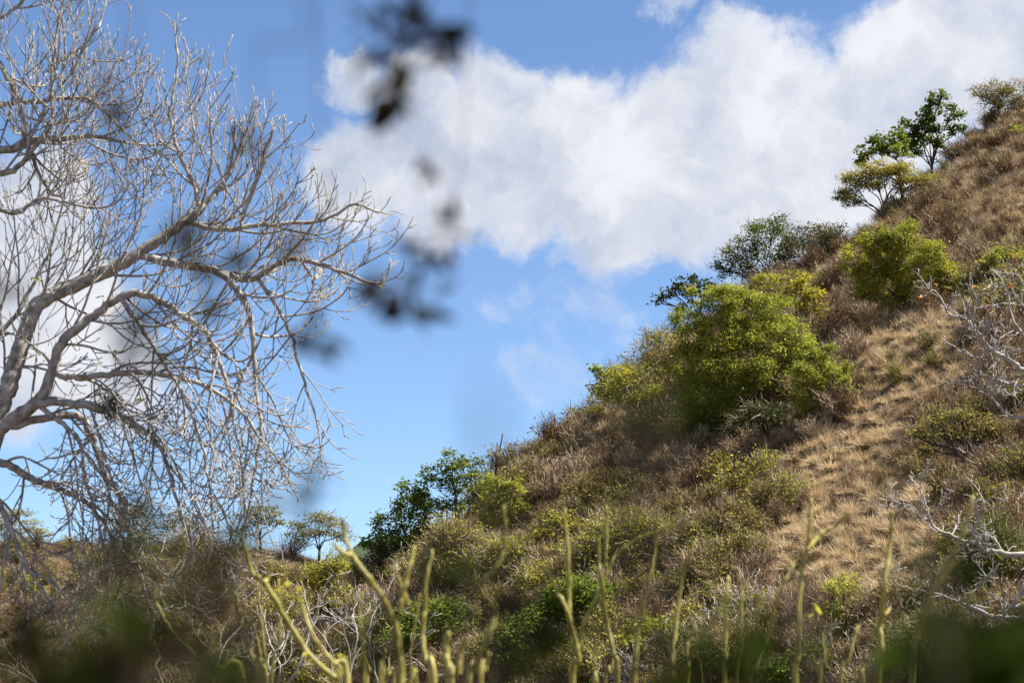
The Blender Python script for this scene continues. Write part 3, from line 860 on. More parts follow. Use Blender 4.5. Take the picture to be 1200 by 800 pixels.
def scatter(name, label, cat, P, meshes, smin, smax, seed):
    """one object: meshes instanced on many points by geometry nodes"""
    src = bpy.data.collections.new(name + '_source')
    for k, me in enumerate(meshes):
        src.objects.link(bpy.data.objects.new('%s_tuft_%d' % (name, k), me))
    me = bpy.data.meshes.new(name)
    me.vertices.add(len(P)); me.vertices.foreach_set('co', np.asarray(P, np.float32).ravel()); me.update()
    o = obj(name, me)
    ng = bpy.data.node_groups.new(name, 'GeometryNodeTree')
    ng.interface.new_socket('Geometry', in_out='INPUT', socket_type='NodeSocketGeometry')
    ng.interface.new_socket('Geometry', in_out='OUTPUT', socket_type='NodeSocketGeometry')
    N, L = ng.nodes, ng.links
    gi = N.new('NodeGroupInput'); go = N.new('NodeGroupOutput')
    ci = N.new('GeometryNodeCollectionInfo'); ci.inputs['Collection'].default_value = src
    ci.inputs['Separate Children'].default_value = True; ci.inputs['Reset Children'].default_value = True
    ip = N.new('GeometryNodeInstanceOnPoints'); ip.inputs['Pick Instance'].default_value = True
    rr = N.new('FunctionNodeRandomValue'); rr.data_type = 'FLOAT_VECTOR'
    rr.inputs[0].default_value = (-.15, -.15, 0); rr.inputs[1].default_value = (.15, .15, 6.283); rr.inputs['Seed'].default_value = seed
    rs = N.new('FunctionNodeRandomValue'); rs.data_type = 'FLOAT'
    rs.inputs[2].default_value = smin; rs.inputs[3].default_value = smax; rs.inputs['Seed'].default_value = seed + 1
    L.new(gi.outputs[0], ip.inputs['Points']); L.new(ci.outputs[0], ip.inputs['Instance'])
    L.new(rr.outputs[0], ip.inputs['Rotation']); L.new(rs.outputs[1], ip.inputs['Scale'])
    L.new(ip.outputs[0], go.inputs[0])
    md = o.modifiers.new('scatter', 'NODES'); md.node_group = ng
    o['kind'] = 'stuff'; o['label'] = label; o['category'] = cat
    return o


def mound_mesh(seed, n=170, h=.34, w=.022):
    """rounded tussock: blades radiate from the crown and arch over"""
    rng = np.random.default_rng(seed)
    a = Acc()
    ang = rng.uniform(0, 6.28, n); tilt = np.arccos(rng.uniform(.05, 1, n))
    B = np.stack([np.cos(ang) * .07 * rng.random(n), np.sin(ang) * .07 * rng.random(n), np.zeros(n)], 1)
    d = np.stack([np.cos(ang) * np.sin(tilt), np.sin(ang) * np.sin(tilt), np.cos(tilt) + .25], 1)
    blades(a, B, d, rng.uniform(.7, 1.2, n) * h, rng.uniform(.7, 1.3, n) * w, rng, .5)
    return a.mesh('mound', M['grass'])


rng = np.random.default_rng(5)
NP = 150000
sx = rng.uniform(-75, 60, NP); sy = rng.uniform(62, 275, NP)
sz = height(sx, sy)
qx, qy = to_pix(np.stack([sx, sy, sz], 1))
ycr = np.interp(sx, CX, CY)
vis = (qx > -40) & (qx < 1260) & (qy < 860) & (qy > 60)
edge = rng.normal(size=(NP, 2)) * 9
ong = inside(GRASS, qx + edge[:, 0], qy + edge[:, 1]); onu = inside(UPPER, qx, qy)
front = sy < ycr + 3
gunder = vis & ~ong & (rng.random(NP) < np.where(onu, .7, .8)) & (front | (sx < -10))
Pu = np.stack([sx, sy, sz - .03], 1)[gunder]
# tussocks keep their distance from each other
taken, keep = {}, []
for (a_, b_) in np.column_stack([rng.uniform(-20, 60, 60000), rng.uniform(62, 200, 60000)]):
    ca, cb = int(a_ // .62), int(b_ // .62)
    if all((a_ - u_) ** 2 + (b_ - v_) ** 2 > .3844 for i_ in (-1, 0, 1) for j_ in (-1, 0, 1) for (u_, v_) in taken.get((ca + i_, cb + j_), ())):
        taken.setdefault((ca, cb), []).append((a_, b_)); keep.append((a_, b_))
gx_, gy_ = np.array(keep).T
gz_ = height(gx_, gy_)
ux, uy = to_pix(np.stack([gx_, gy_, gz_], 1))
e2 = rng.normal(size=(gx_.size, 2)) * 14
patch = np.sin(gx_ * .35 + 1.3) * np.sin(gy_ * .27 + .4) + rng.normal(size=gx_.size) * .4
gg = (ux > -40) & (ux < 1260) & (uy < 860) & (gy_ < np.interp(gx_, CX, CY) + 3)
gg &= inside(GRASS, ux + e2[:, 0], uy + e2[:, 1]) | (inside(UPPER, ux + e2[:, 0], uy) & (patch > -.1)) | (patch > .62)
gg &= rng.random(gx_.size) < .80
Pg = np.stack([gx_, gy_, gz_ - .02], 1)[gg]
fx, fy = rng.uniform(-5, 60, 60000), rng.uniform(62, 200, 60000)      # looser grass between the tussocks
fz_ = height(fx, fy)
ux, uy = to_pix(np.stack([fx, fy, fz_], 1))
e3 = rng.normal(size=(60000, 2)) * 12
fg = (rng.random(60000) < .38) & (inside(GRASS, ux + e3[:, 0], uy + e3[:, 1]) | (inside(UPPER, ux, uy) & (rng.random(60000) < .4))) & (fy < np.interp(fx, CX, CY) + 2)
Pf = np.stack([fx, fy, fz_ - .02], 1)[fg]
scatter('dry_grass', 'straw coloured tussock grass covering the open slope', 'grass', Pg,
        [mound_mesh(300 + k, 190, .42 + .04 * k, .017) for k in range(3)] + [tussock_mesh(305 + k, 130, .62 + .08 * k, .36, .016) for k in range(3)], .6, 1.3, 11)
scatter('dry_undergrowth', 'brown dead stalks and twigs covering the ground between the bushes', 'undergrowth', Pu,
        [tussock_mesh(320, 34, .75, .45, .018, 'drytwig'), tussock_mesh(321, 30, .6, .5, .02, 'brownleaf'),
         tussock_mesh(322, 34, .9, .5, .016, 'drytwig'), tussock_mesh(323, 40, .5, .4, .025, 'grass'), tussock_mesh(324, 26, .5, .5, .04, 'brownleaf')], .6, 1.3, 13)

scatter('loose_grass', 'short pale dry grass filling the gaps between the tussocks', 'grass', Pf,
        [tussock_mesh(330 + k, 36, .34 + .06 * k, .22, .014) for k in range(4)], .6, 1.2, 17)

# single tussocks that stand out on the open slope
tm = [mound_mesh(340 + k, 300, .46, .018) for k in range(3)]
rnd = random.Random(9)
done = []
tries = 0
while len(done) < 150 and tries < 6000:
    tries += 1
    px, py = rnd.uniform(895, 1150), rnd.uniform(370, 715)
    if not bool(inside(GRASS, px, py)) or any((a - px) ** 2 + (b - py) ** 2 < 130 for a, b in done):
        continue
    done.append((px, py))
    p = ground_at(px, py)
    o = obj('grass_tussock', tm[rnd.randrange(3)], None, p - np.array([0, 0, .04]))
    s = rnd.uniform(1.1, 1.7)
    o.scale = (s, s, s * rnd.uniform(.8, 1.05)); o.rotation_euler = (0, 0, rnd.uniform(0, 6.28))
    o['label'] = 'large rounded straw tussock on the open grass slope'
    o['category'] = 'grass'
    o['group'] = 'large tussocks on the open slope'

# ------------------------------------------------------------------ bare trees
class PixSpace:
    """turns photograph-pixel measures (x, y down, depth) at one distance into world points"""
    def __init__(self, dist):
        self.d = dist; self.s = dist / F_PX

    def w(self, P):
        P = np.atleast_2d(np.asarray(P, float))
        return np.array([at(p[0], p[1], self.d + p[2] * self.s) for p in P])


def env_inside(env, p):
    return bool(inside(env, np.array([p[0]]), np.array([p[1]]))[0])


def grow(ps, sink, p, d, L, r, level, rng, cfg, env):
    """a curved shoot with side shoots; px units, y down. sink(level, pts, radii)"""
    n = max(4, int(L / cfg['step']))
    pts = [np.array(p, float)]
    d = unit(np.array(d, float))
    sl = L / n
    low = 1.0 if p[1] > cfg['low'] else -0.25
    jit = np.array([rng.normal() * 16, rng.normal() * 14, 0]) if env is not None else 0
    for k in range(n):
        t = k / n
        d = d + rng.normal(size=3) * cfg['wander'] * (1.0 if level > 1 else .8)
        g = cfg['droop'] * low * (1 - t) * (1.0 if level <= 2 else .6)
        g -= cfg['lift'] * (t ** 2) * (1.5 if level >= 2 else .8)
        d = unit(d + np.array([0, g, 0]))
        q = pts[-1] + d * sl
        if env is not None and k > 1 and not env_inside(env, q + jit):
            break
        pts.append(q)
    if len(pts) < 3:
        return
    P = np.array(pts)
    rr = np.linspace(r, max(r * cfg['taper'], cfg['rmin']), len(P))
    if level >= 2:
        rr[-1] *= 1.25
    sink(level, P, rr)
    if level >= cfg['levels']:
        return
    nb = cfg['kids'][level]
    nb = int(nb * (len(P) - 1) / n + rng.random())
    side = rng.choice([-1, 1])
    for k in range(nb):
        t = (k + rng.uniform(.3, .9)) / nb
        i = min(int((.12 + .86 * t) * (len(P) - 1)), len(P) - 2)
        b = P[i] + (P[i + 1] - P[i]) * rng.random()
        tan = unit(P[i + 1] - P[i])
        side = -side
        perp = np.array([-tan[1], tan[0], 0]) * side + np.array([0, 0, rng.normal() * .9]) + np.array([0, -.25, 0])
        a = rng.uniform(*cfg['angle'])
        nd = tan * math.cos(a) + unit(perp) * math.sin(a)
        grow(ps, sink, b, nd, L * rng.uniform(*cfg['ratio']) * (1 - .35 * t), max(rr[i] * cfg['rk'], cfg['rmin']), level + 1, rng, cfg, env)


def bare_tree(name, label, dist, limbs, trunk, mat, cfg, env, seed, stretch=6):
    rng = np.random.default_rng(seed)
    ps = PixSpace(dist)
    T = ps.w([t[:3] for t in trunk])
    foot = T[0].copy(); foot[2] = float(height(foot[0], foot[1])) - .1
    T[0] = foot
    root = thing(name, label, 'tree', foot)
    a = Acc()
    tt = spline(np.column_stack([T, [t[3] * ps.s for t in trunk]]), 6)
    tube(a, tt[:, :3] - foot, tt[:, 3], 10, .5)
    obj('trunk', a.mesh('trunk', M[mat], True), root)
    for limb in limbs:
        A = np.array(limb, float); A[:, 3] *= cfg.get('fat', 1.0)
        S = spline(A, 5)
        S[:, :3] += np.column_stack([rng.normal(size=(len(S), 2)) * .8, rng.normal(size=len(S)) * 1.0])
        W = ps.w(S[:, :3])
        la = Acc()
        tube(la, W - foot, np.maximum(S[:, 3], .8) * ps.s, 8, .5)
        br = obj('branch', la.mesh('branch', M[mat], True), root)
        tw = Acc()
        sides = []

        def sink(level, P, rr):
            Wp = ps.w(P) - foot
            if level == 1:
                sa = Acc(); tube(sa, Wp, rr * ps.s, 6, .5)
                sides.append(sa)
            else:
                tube(tw, Wp, rr * ps.s, 5 if level == 2 else 4, .5)
        length = np.sum(np.linalg.norm(np.diff(S[:, :2], axis=0), axis=1))
        nb = int(length / cfg['space'] + 1)
        sd = 1
        for k in range(nb):
            t = (k + rng.uniform(.2, .9)) / nb
            i = min(int((.08 + .92 * t) * (len(S) - 1)), len(S) - 2)
            b = S[i, :3]
            tan = unit(S[i + 1, :3] - S[i, :3])
            sd = -sd
            perp = np.array([-tan[1], tan[0], 0]) * sd + np.array([0, -.15, rng.normal() * .8])
            an = rng.uniform(*cfg['angle'])
            d = tan * math.cos(an) + unit(perp) * math.sin(an)
            grow(ps, sink, b, d, cfg['len'] * rng.uniform(.6, 1.25), min(max(S[i, 3] * .55, cfg['rmin'] * 1.6), cfg['rmax']), 1, rng, cfg, env)
        # the leader carries on as a shoot
        grow(ps, sink, S[-1, :3], unit(S[-1, :3] - S[-2, :3]), cfg['len'] * .8, max(S[-1, 3], cfg['rmin']), 1, rng, cfg, env)
        for sa in sides:
            obj('side_branch', sa.mesh('side_branch', M[mat], True), br)
        if tw.n:
            o = obj('twigs', tw.mesh('twigs', M[mat], True), br)
            o['kind'] = 'stuff'
    return root, ps, foot


ENV = np.array([(-300, -200), (150, -60), (140, 5), (165, 40), (170, 80), (205, 85), (205, 30), (245, 40), (262, 80), (300, 105), (350, 145), (372, 165), (365, 200), (455, 245),
                (470, 335), (440, 380), (415, 420), (400, 470), (412, 550), (380, 575), (320, 565), (300, 600), (325, 640), (300, 700), (250, 700), (200, 745),
                (150, 770), (60, 830), (-300, 830)], float)
LIMBS = [
    [(-8, 500, 0, 17), (3, 470, 0, 16), (14, 438, 0, 15), (26, 402, 0, 14), (38, 366, 0, 13.5), (52, 351, 2, 12.5), (72, 341, 4, 12), (106, 326, 6, 11.5), (140, 310, 8, 10.5),
     (166, 294, 10, 9.5), (200, 272, 14, 8.5), (228, 252, 16, 7), (240, 240, 16, 5)],
    [(236, 246, 16, 4.5), (226, 215, 22, 4), (212, 185, 24, 3.5), (204, 160, 26, 3), (200, 130, 28, 2.6), (206, 95, 30, 2.2), (208, 60, 34, 1.8)],
    [(224, 262, 16, 5), (262, 269, 10, 4.5), (300, 264, 4, 4), (334, 262, 0, 3.5), (380, 258, -4, 3), (415, 240, -6, 2.2), (440, 248, -8, 1.6)],
    [(282, 267, 6, 3.5), (292, 236, 0, 3.2), (302, 205, -4, 3), (310, 178, -10, 2.5), (322, 150, -14, 2)],
    [(165, 300, 10, 6), (190, 306, 4, 7), (222, 311, -4, 7), (254, 318, -10, 6.5), (276, 338, -12, 5.5), (290, 360, -14, 5), (296, 388, -16, 4.5), (298, 424, -18, 4), (300, 462, -18, 3.2), (306, 500, -20, 2.8), (300, 545, -20, 2.4), (292, 590, -22, 2)],
    [(256, 318, -10, 5.5), (290, 328, -2, 5), (314, 316, 4, 5), (340, 304, 8, 4.5), (370, 308, 10, 4), (400, 318, 12, 3), (430, 330, 12, 2.2)],
    [(300, 322, 4, 3.5), (318, 350, 12, 3.2), (338, 385, 20, 2.8), (350, 425, 24, 2.4), (362, 465, 26, 2)],
    [(-10, 508, -8, 12), (20, 487, -10, 11), (44, 470, -12, 10), (60, 440, -14, 9), (68, 410, -16, 8.5), (82, 390, -20, 8), (110, 370, -24, 7), (134, 352, -26, 6.5), (165, 343, -28, 6),
     (196, 356, -30, 5.5), (216, 372, -32, 5), (236, 384, -34, 4.5), (252, 410, -36, 4), (264, 445, -38, 3.2), (274, 490, -40, 2.6), (282, 530, -40, 2)],
    [(40, 474, -12, 6), (72, 472, -20, 6), (104, 475, -28, 5.5), (130, 484, -34, 5), (160, 500, -40, 4.5), (184, 520, -44, 4), (198, 550, -48, 3), (208, 590, -50, 2.6), (222, 630, -50, 2.2), (240, 660, -50, 1.8)],
    [(14, 498, -6, 7), (50, 491, 8, 6.5), (90, 487, 16, 6), (104, 502, 20, 5.5), (114, 530, 24, 5), (126, 562, 26, 4.5), (142, 584, 28, 4), (150, 620, 30, 3), (160, 655, 32, 2.2)],
    [(44, 474, -12, 4.5), (74, 497, -20, 4), (94, 520, -24, 3.5), (100, 560, -26, 3), (112, 600, -30, 2.4), (126, 650, -30, 1.8)],
    [(-10, 540, 6, 7), (14, 546, 10, 6.5), (36, 560, 16, 6), (60, 568, 20, 5.5), (82, 578, 24, 5), (104, 592, 26, 4), (122, 612, 30, 2.8)],
    [(-20, 560, -16, 6), (0, 590, -20, 5.5), (14, 625, -26, 5), (30, 660, -30, 4), (50, 690, -34, 3), (70, 725, -38, 2.2)],
    [(140, 350, -26, 4.4), (170, 390, -40, 3.6), (196, 430, -46, 3.2), (220, 470, -50, 2.8), (236, 520, -54, 2.4), (246, 570, -56, 2), (250, 615, -56, 1.6)],
    [(60, 436, -14, 6), (90, 442, -22, 5.4), (120, 440, -30, 5), (160, 436, -36, 4.6), (200, 440, -40, 4), (240, 452, -44, 3.4), (280, 480, -46, 2.8), (310, 520, -46, 2.2)],
    [(-14, 182, 20, 7), (20, 172, 22, 6.5), (42, 165, 24, 6), (68, 163, 26, 5), (100, 160, 28, 4), (124, 162, 30, 3), (152, 168, 32, 2.2)],
    [(-14, 128, 30, 5), (16, 120, 30, 4.6), (48, 118, 30, 4.2), (80, 115, 30, 3.6), (108, 118, 30, 3), (132, 140, 30, 2.2)],
    [(-10, 60, 34, 5), (10, 92, 32, 4.6), (20, 115, 30, 4.4), (27, 140, 26, 4.2), (29, 164, 24, 4)],
    [(-16, 30, 40, 4), (12, 14, 40, 3.4), (36, -6, 40, 2.6)],
    [(55, 84, 36, 4), (80, 66, 34, 3), (100, 52, 32, 2.4), (118, 28, 30, 1.8)],
    [(-14, 205, 10, 5.5), (16, 200, 8, 5), (34, 180, 6, 4), (60, 140, 4, 3.4), (60, 90, 0, 2.8), (66, 40, -4, 2.2)],
    [(-12, 240, -10, 4), (20, 250, -14, 3.4), (50, 232, -18, 2.8), (84, 240, -22, 2.2)],
    [(-14, 400, 30, 5), (10, 380, 34, 4), (40, 330, 38, 3), (60, 290, 40, 2.2)],
]
CFG = dict(fat=.74, step=7, wander=.06, droop=.17, lift=.42, taper=.5, rmin=.54, rmax=1.75, levels=3, kids={1: 4.8, 2: 3.0}, ratio=(.42, .85), angle=(.4, 1.0), rk=.68, low=400,
           len=128, space=31)
TRUNK = [(-70, 1050, 0, 26), (-58, 800, 0, 22), (-40, 640, 0, 20), (-22, 545, 0, 18), (-6, 495, 0, 16)]
tree, ps, foot = bare_tree('bare_tree', 'big leafless tree with pale bark and tangled drooping twigs', 34.0, LIMBS, TRUNK, 'palebark', CFG, ENV, 21)
# its second stem, out of the picture, that carries the upper limbs
a = Acc()
st2 = spline(np.column_stack([ps.w([(-45, 660, 0), (-80, 520, 15), (-95, 350, 22), (-60, 215, 22), (-14, 182, 20)]), np.array([16, 13, 11, 9, 7]) * ps.s]), 6)
tube(a, st2[:, :3] - foot, st2[:, 3], 9)
obj('branch', a.mesh('branch', M['palebark'], True), tree)
a = Acc()
st2 = spline(np.column_stack([ps.w([(-95, 350, 22), (-100, 200, 30), (-60, 80, 36), (-14, 40, 36)]), np.array([10, 8, 6, 5]) * ps.s]), 6)
tube(a, st2[:, :3] - foot, st2[:, 3], 8)
obj('branch', a.mesh('branch', M['palebark'], True), tree)


def oval_leaf(seed, mat, curl=.25):
    """a curved leaf blade with midrib, about 1 long and .45 wide"""
    r = random.Random(seed)
    a = Acc()
    n = 7
    v = []
    for i in range(n):
        t = i / (n - 1)
        w = .24 * math.sin(math.pi * min(1, t * .96 + .02)) ** .8 * (1.1 - .35 * t) * r.uniform(.9, 1.1)
        z = -curl * t * t
        v += [(-w, t, z + .10 * w * 2), (0, t, z - .02), (w, t, z + .10 * w * 2)]
    q = []
    for i in range(n - 1):
        for j in (0, 1):
            q.append((i * 3 + j, i * 3 + j + 1, i * 3 + j + 4, i * 3 + j + 3))
    a.add(v, q, None, r.random())
    return a.mesh('leaf', M[mat], True)


def put_leaf(me, parent, origin, pos, size, rng, d=None, label=None):
    """leaf object at world pos; parent has its origin at `origin`"""
    o = obj('leaf', me, parent, np.array(pos) - origin)
    if d is None:
        d = Vector(rng.normal(size=3)); d.z -= .4
    up_ = Vector(rng.normal(size=3) + np.array([0, 0, .3]))
    q = Vector(d).to_track_quat('Y', 'Z')
    o.rotation_mode = 'QUATERNION'
    from mathutils import Quaternion
    o.rotation_quaternion = q @ Quaternion((0, 1, 0), rng.uniform(0, 6.28))
    o.scale = (size, size, size)
    if label:
        o['label'] = label
    return o


rng = np.random.default_rng(33)
LF_Y = oval_leaf(1, 'yellowbright', .15)
LF_G = oval_leaf(2, 'lime', .15)
for (px, py, m, n) in [(96, 20, LF_G, 1), (99, 22, LF_G, 1), (97, 283, LF_G, 2), (40, 326, LF_Y, 3), (46, 327, LF_Y, 2), (119, 347, LF_G, 2), (449, 334, LF_Y, 3),
                       (161, 466, LF_Y, 3), (218, 604, LF_G, 3), (222, 606, LF_G, 2), (26, 570, LF_G, 1)]:
    for k in range(n):
        put_leaf(m, tree, foot, ps.w([(px + rng.normal() * 1.5, py + rng.normal() * 1.5, rng.normal() * 2)])[0], .085, rng)

# old nest-like dark clump caught in a fork
a = Acc()
nc = ps.w([(131, 476, -34)])[0]
nP = rng.normal(size=(260, 3)) * np.array([.07, .07, .09]) + nc
blades(a, nP, rng.normal(size=(260, 3)), rng.uniform(.08, .2, 260), rng.uniform(.012, .02, 260), rng, .5, np.zeros(260))
nest = thing('bird_nest', 'dark ragged clump of dead leaves caught in the bare tree', 'nest', nc)
o = obj('dead_leaves', a.mesh('dead_leaves', M['nearbark']), nest); o.location = -nc; o['kind'] = 'stuff'

# white branched tree leaning in over the slope on the right
CFG2 = dict(fat=.55, step=6, wander=.30, droop=.05, lift=.10, taper=.45, rmin=.42, rmax=1.1, levels=3, kids={1: 4.2, 2: 2.4}, ratio=(.35, .65), angle=(.5, 1.2), rk=.62, low=2000, len=44, space=16)
L2 = [
    [(1225, 440, 0, 6.5), (1200, 434, 0, 6), (1180, 420, 0, 5), (1160, 408, 2, 4.2), (1146, 390, 4, 3.6), (1130, 374, 6, 3), (1112, 368, 6, 2.6), (1100, 346, 6, 1.8), (1086, 338, 8, 1.2)],
    [(1220, 420, -4, 4), (1200, 395, -6, 3.4), (1186, 372, -8, 2.8), (1180, 345, -10, 2.2), (1172, 325, -10, 1.6)],
    [(1160, 408, 2, 3), (1150, 420, 6, 2.6), (1130, 412, 10, 2.2), (1112, 404, 12, 1.5)],
    [(1220, 455, 6, 4), (1195, 452, 8, 3.4), (1170, 446, 10, 2.6), (1150, 440, 10, 2), (1128, 446, 12, 1.4)],
    [(1225, 480, 0, 4.2), (1200, 488, -2, 3.6), (1182, 486, -4, 3), (1168, 474, -6, 2.4), (1158, 462, -6, 1.6)],
    [(1220, 400, 8, 3.4), (1206, 370, 10, 2.8), (1200, 345, 12, 2.2), (1196, 325, 12, 1.4)],
    [(1146, 390, 4, 2.4), (1140, 372, 0, 2), (1146, 350, -4, 1.6), (1152, 338, -6, 1.2)],
]
ENV2 = np.array([(1085, 325), (1160, 325), (1180, 305), (1400, 280), (1400, 515), (1190, 512), (1150, 470), (1100, 465), (1105, 400)], float)
T2 = [(1300, 760, 0, 14), (1290, 640, 0, 12), (1270, 520, 0, 10), (1228, 442, 0, 7)]
tree2, ps2, foot2 = bare_tree('white_branched_tree', 'leafless tree with contorted white branches and a few orange leaves', 70.0, L2, T2, 'whitebark', CFG2, ENV2, 5)
a = Acc()
for pts in ([(1270, 520, 0), (1245, 490, 0), (1225, 480, 0)], [(1240, 462, 0), (1225, 430, 4), (1220, 400, 8)]):
    W = spline(ps2.w(pts), 5)
    b_ = Acc(); tube(b_, W - foot2, np.linspace(6, 3.6, len(W)) * ps2.s, 7)
    obj('branch', b_.mesh('branch', M['whitebark'], True), tree2)
LF_O = oval_leaf(3, 'orange', .3)
for (px, py) in [(1082, 347), (1098, 334), (1109, 337), (1143, 337), (1158, 355), (1159, 365), (1127, 381), (1151, 391), (1181, 336), (1190, 300), (1188, 372), (1130, 450), (1146, 415),
                 (1120, 452), (1193, 478), (1200, 316), (1188, 430), (1165, 362)]:
    for k in range(3):
        put_leaf(LF_O, tree2, foot2, ps2.w([(px + rng.normal() * 2, py + rng.normal() * 1.5, rng.normal() * 3)])[0], .19, rng)

# second leafless tree whose white limbs reach out low down
L3 = [
    [(1225, 652, 0, 7), (1198, 650, 0, 6.5), (1172, 647, 0, 5.8), (1150, 644, 0, 5), (1146, 636, 0, 4.4), (1130, 634, 2, 4), (1112, 625, 4, 3.4), (1096, 618, 6, 3), (1088, 600, 6, 2.4), (1082, 580, 6, 1.8), (1075, 568, 8, 1.2)],
    [(1148, 640, 0, 3), (1140, 624, -4, 2.6), (1146, 610, -6, 2.2), (1154, 600, -6, 1.6), (1150, 582, -8, 1.2)],
    [(1175, 646, 2, 3), (1166, 632, 6, 2.6), (1156, 626, 8, 2), (1144, 628, 8, 1.3)],
    [(1096, 618, 6, 2.2), (1080, 604, 10, 1.8), (1060, 595, 12, 1.2), (1050, 588, 12, .9)],
    [(1225, 726, 10, 5), (1196, 724, 10, 4.4), (1176, 722, 10, 4), (1160, 722, 10, 3)],
    [(1170, 732, -6, 3), (1180, 716, -6, 3.6), (1194, 698, -4, 3.4), (1210, 684, 0, 3)],
    [(1160, 712, 14, 2.6), (1130, 708, 16, 2.6), (1100, 696, 18, 2.2), (1070, 690, 20, 1.6), (1050, 684, 20, 1)],
    [(1172, 660, 12, 2.4), (1160, 672, 14, 3), (1150, 684, 16, 2.4)],
]
CFG3 = {**CFG2, 'len': 34, 'space': 22, 'kids': {1: 5, 2: 2}, 'lift': .06}
T3 = [(1330, 900, 0, 14), (1310, 800, 0, 12), (1270, 700, 0, 10), (1226, 652, 0, 7.5)]
tree3, ps3, foot3 = bare_tree('white_branched_tree', 'leafless tree with crooked white limbs reaching low over green shrubs', 62.0, L3, T3, 'whitebark', CFG3, None, 6)
W = spline(ps3.w([(1270, 700, 0), (1250, 718, 4), (1225, 726, 10)]), 5)
b_ = Acc(); tube(b_, W - foot3, np.linspace(7, 5, len(W)) * ps3.s, 7); obj('branch', b_.mesh('branch', M['whitebark'], True), tree3)
W = spline(ps3.w([(1160, 722, 10), (1150, 716, 14), (1130, 708, 16)]), 4)
b_ = Acc(); tube(b_, W - foot3, np.linspace(3, 2.6, len(W)) * ps3.s, 7); obj('branch', b_.mesh('branch', M['whitebark'], True), tree3)

# small dead shrubs of pale forking twigs
def dead_shrub(label, px, py, w, h, seed, dist=None, mat='whitebark', n=9, group=None, r=1.1):
    rng = np.random.default_rng(seed)
    p = ground_at(px, py) if dist is None else at(px, py, dist)
    p = p.copy()
    s = p[1] / F_PX
    g = float(height(p[0], p[1]))
    root = thing('dead_shrub', label, 'shrub', (p[0], p[1], g - .05), group)
    lift = p[2] - g + .05
    tw = Acc()

    class PS:
        pass
    cfg = dict(step=6, wander=.22, droop=0, lift=.10, taper=.5, rmin=.45, rmax=2, levels=3, kids={1: 3.4, 2: 2}, ratio=(.35, .6), angle=(.4, .95), rk=.65, low=9999)

    def sink(level, P, rr):
        Wp = np.stack([P[:, 0] * s, P[:, 2] * s, -P[:, 1] * s + lift], 1)
        if level == 1:
            a = Acc(); tube(a, Wp, rr * s, 5)
            obj('stem', a.mesh('stem', M[mat], True), root)
        else:
            tube(tw, Wp, rr * s, 4)
    for k in range(n):
        a = -math.pi / 2 + (k + .5 - n / 2) / n * 2.3 + rng.normal() * .15
        d = np.array([math.cos(a) * w / h, math.sin(a), rng.normal() * .45])
        b0 = np.array([rng.normal() * w * .05, (lift / s) if dist is not None else 0.0, rng.normal() * 3])
        if dist is not None:
            P0 = np.array([b0, b0 * .5 + np.array([0, 0, 0]), np.array([rng.normal() * 2, 0, 0])])
            a_ = Acc(); W0 = spline(np.stack([P0[:, 0] * s, P0[:, 2] * s, -P0[:, 1] * s + lift], 1), 4)
            tube(a_, W0, np.linspace(1.3, 1, len(W0)) * r * s, 5); obj('stem', a_.mesh('stem', M[mat], True), root)
            b0 = P0[-1]
        grow(None, sink, b0, d, h * rng.uniform(.7, 1.05), r, 1, rng, cfg, None)
    if tw.n:
        o = obj('twigs', tw.mesh('twigs', M[mat], True), root); o['kind'] = 'stuff'
    return root


dead_shrub('thin leafless grey sapling beside the tall skyline tree', 1112, 176, 26, 40, 11, None, 'palebark', 4)
dead_shrub('slim bare twigs on the skyline below the flat topped acacia', 1128, 160, 26, 30, 12, None, 'palebark', 4)
dead_shrub('dead shrub of forking dark grey twigs on the edge of the grass slope', 910, 735, 80, 62, 1, None, 'palebark')
dead_shrub('pale dead shrub below the lone feathery shrub', 975, 790, 90, 66, 2)
dead_shrub('tangle of white dead twigs under the bright green gully bush', 762, 812, 110, 76, 3)
dead_shrub('dead white twigs at the foot of the olive shrub', 850, 745, 60, 46, 4)
dead_shrub('grey dead shrub in the thicket at the low end of the hill', 560, 690, 70, 66, 5, None, 'palebark')
dead_shrub('dead pale shrub with a broken stem in the gully', 420, 740, 60, 60, 6)
for k, (px, py, w, h, lab) in enumerate([(405, 815, 90, 170, 'tall leafless shrub of thin pale stems beside the curved green stem'),
                                         (320, 815, 80, 160, 'leafless shrub of thin upright pale stems near the bare tree'),
                                         (240, 815, 120, 130, 'leafless tangle of pale stems below the drooping bare tree'),
                                         (60, 815, 150, 120, 'dense tangle of grey dead stems at the foot of the bare tree'),
                                         (450, 815, 90, 110, 'low leafless shrub behind the green stems in the gully')]):
    dead_shrub(lab, px, py, w, h, 20 + k, [40., 44., 48., 46., 50.][k], 'palebark', 4, None, 1.5)
# dead stalk on the skyline
a = Acc()
p = ground_at(579, 578); s = p[1] / F_PX
st = thing('dead_stalk', 'thin dark dead stalk leaning over the skyline', 'stalk', p)
tube(a, spline([np.array([0, 0, -.1]), np.array([2, 0, 28]) * s, np.array([8, 0, 58]) * s, np.array([10, 0, 70]) * s], 4), np.linspace(1.3, .6, 13) * s, 5, .1)
obj('stem', a.mesh('stem', M['hillbark'], True), st)

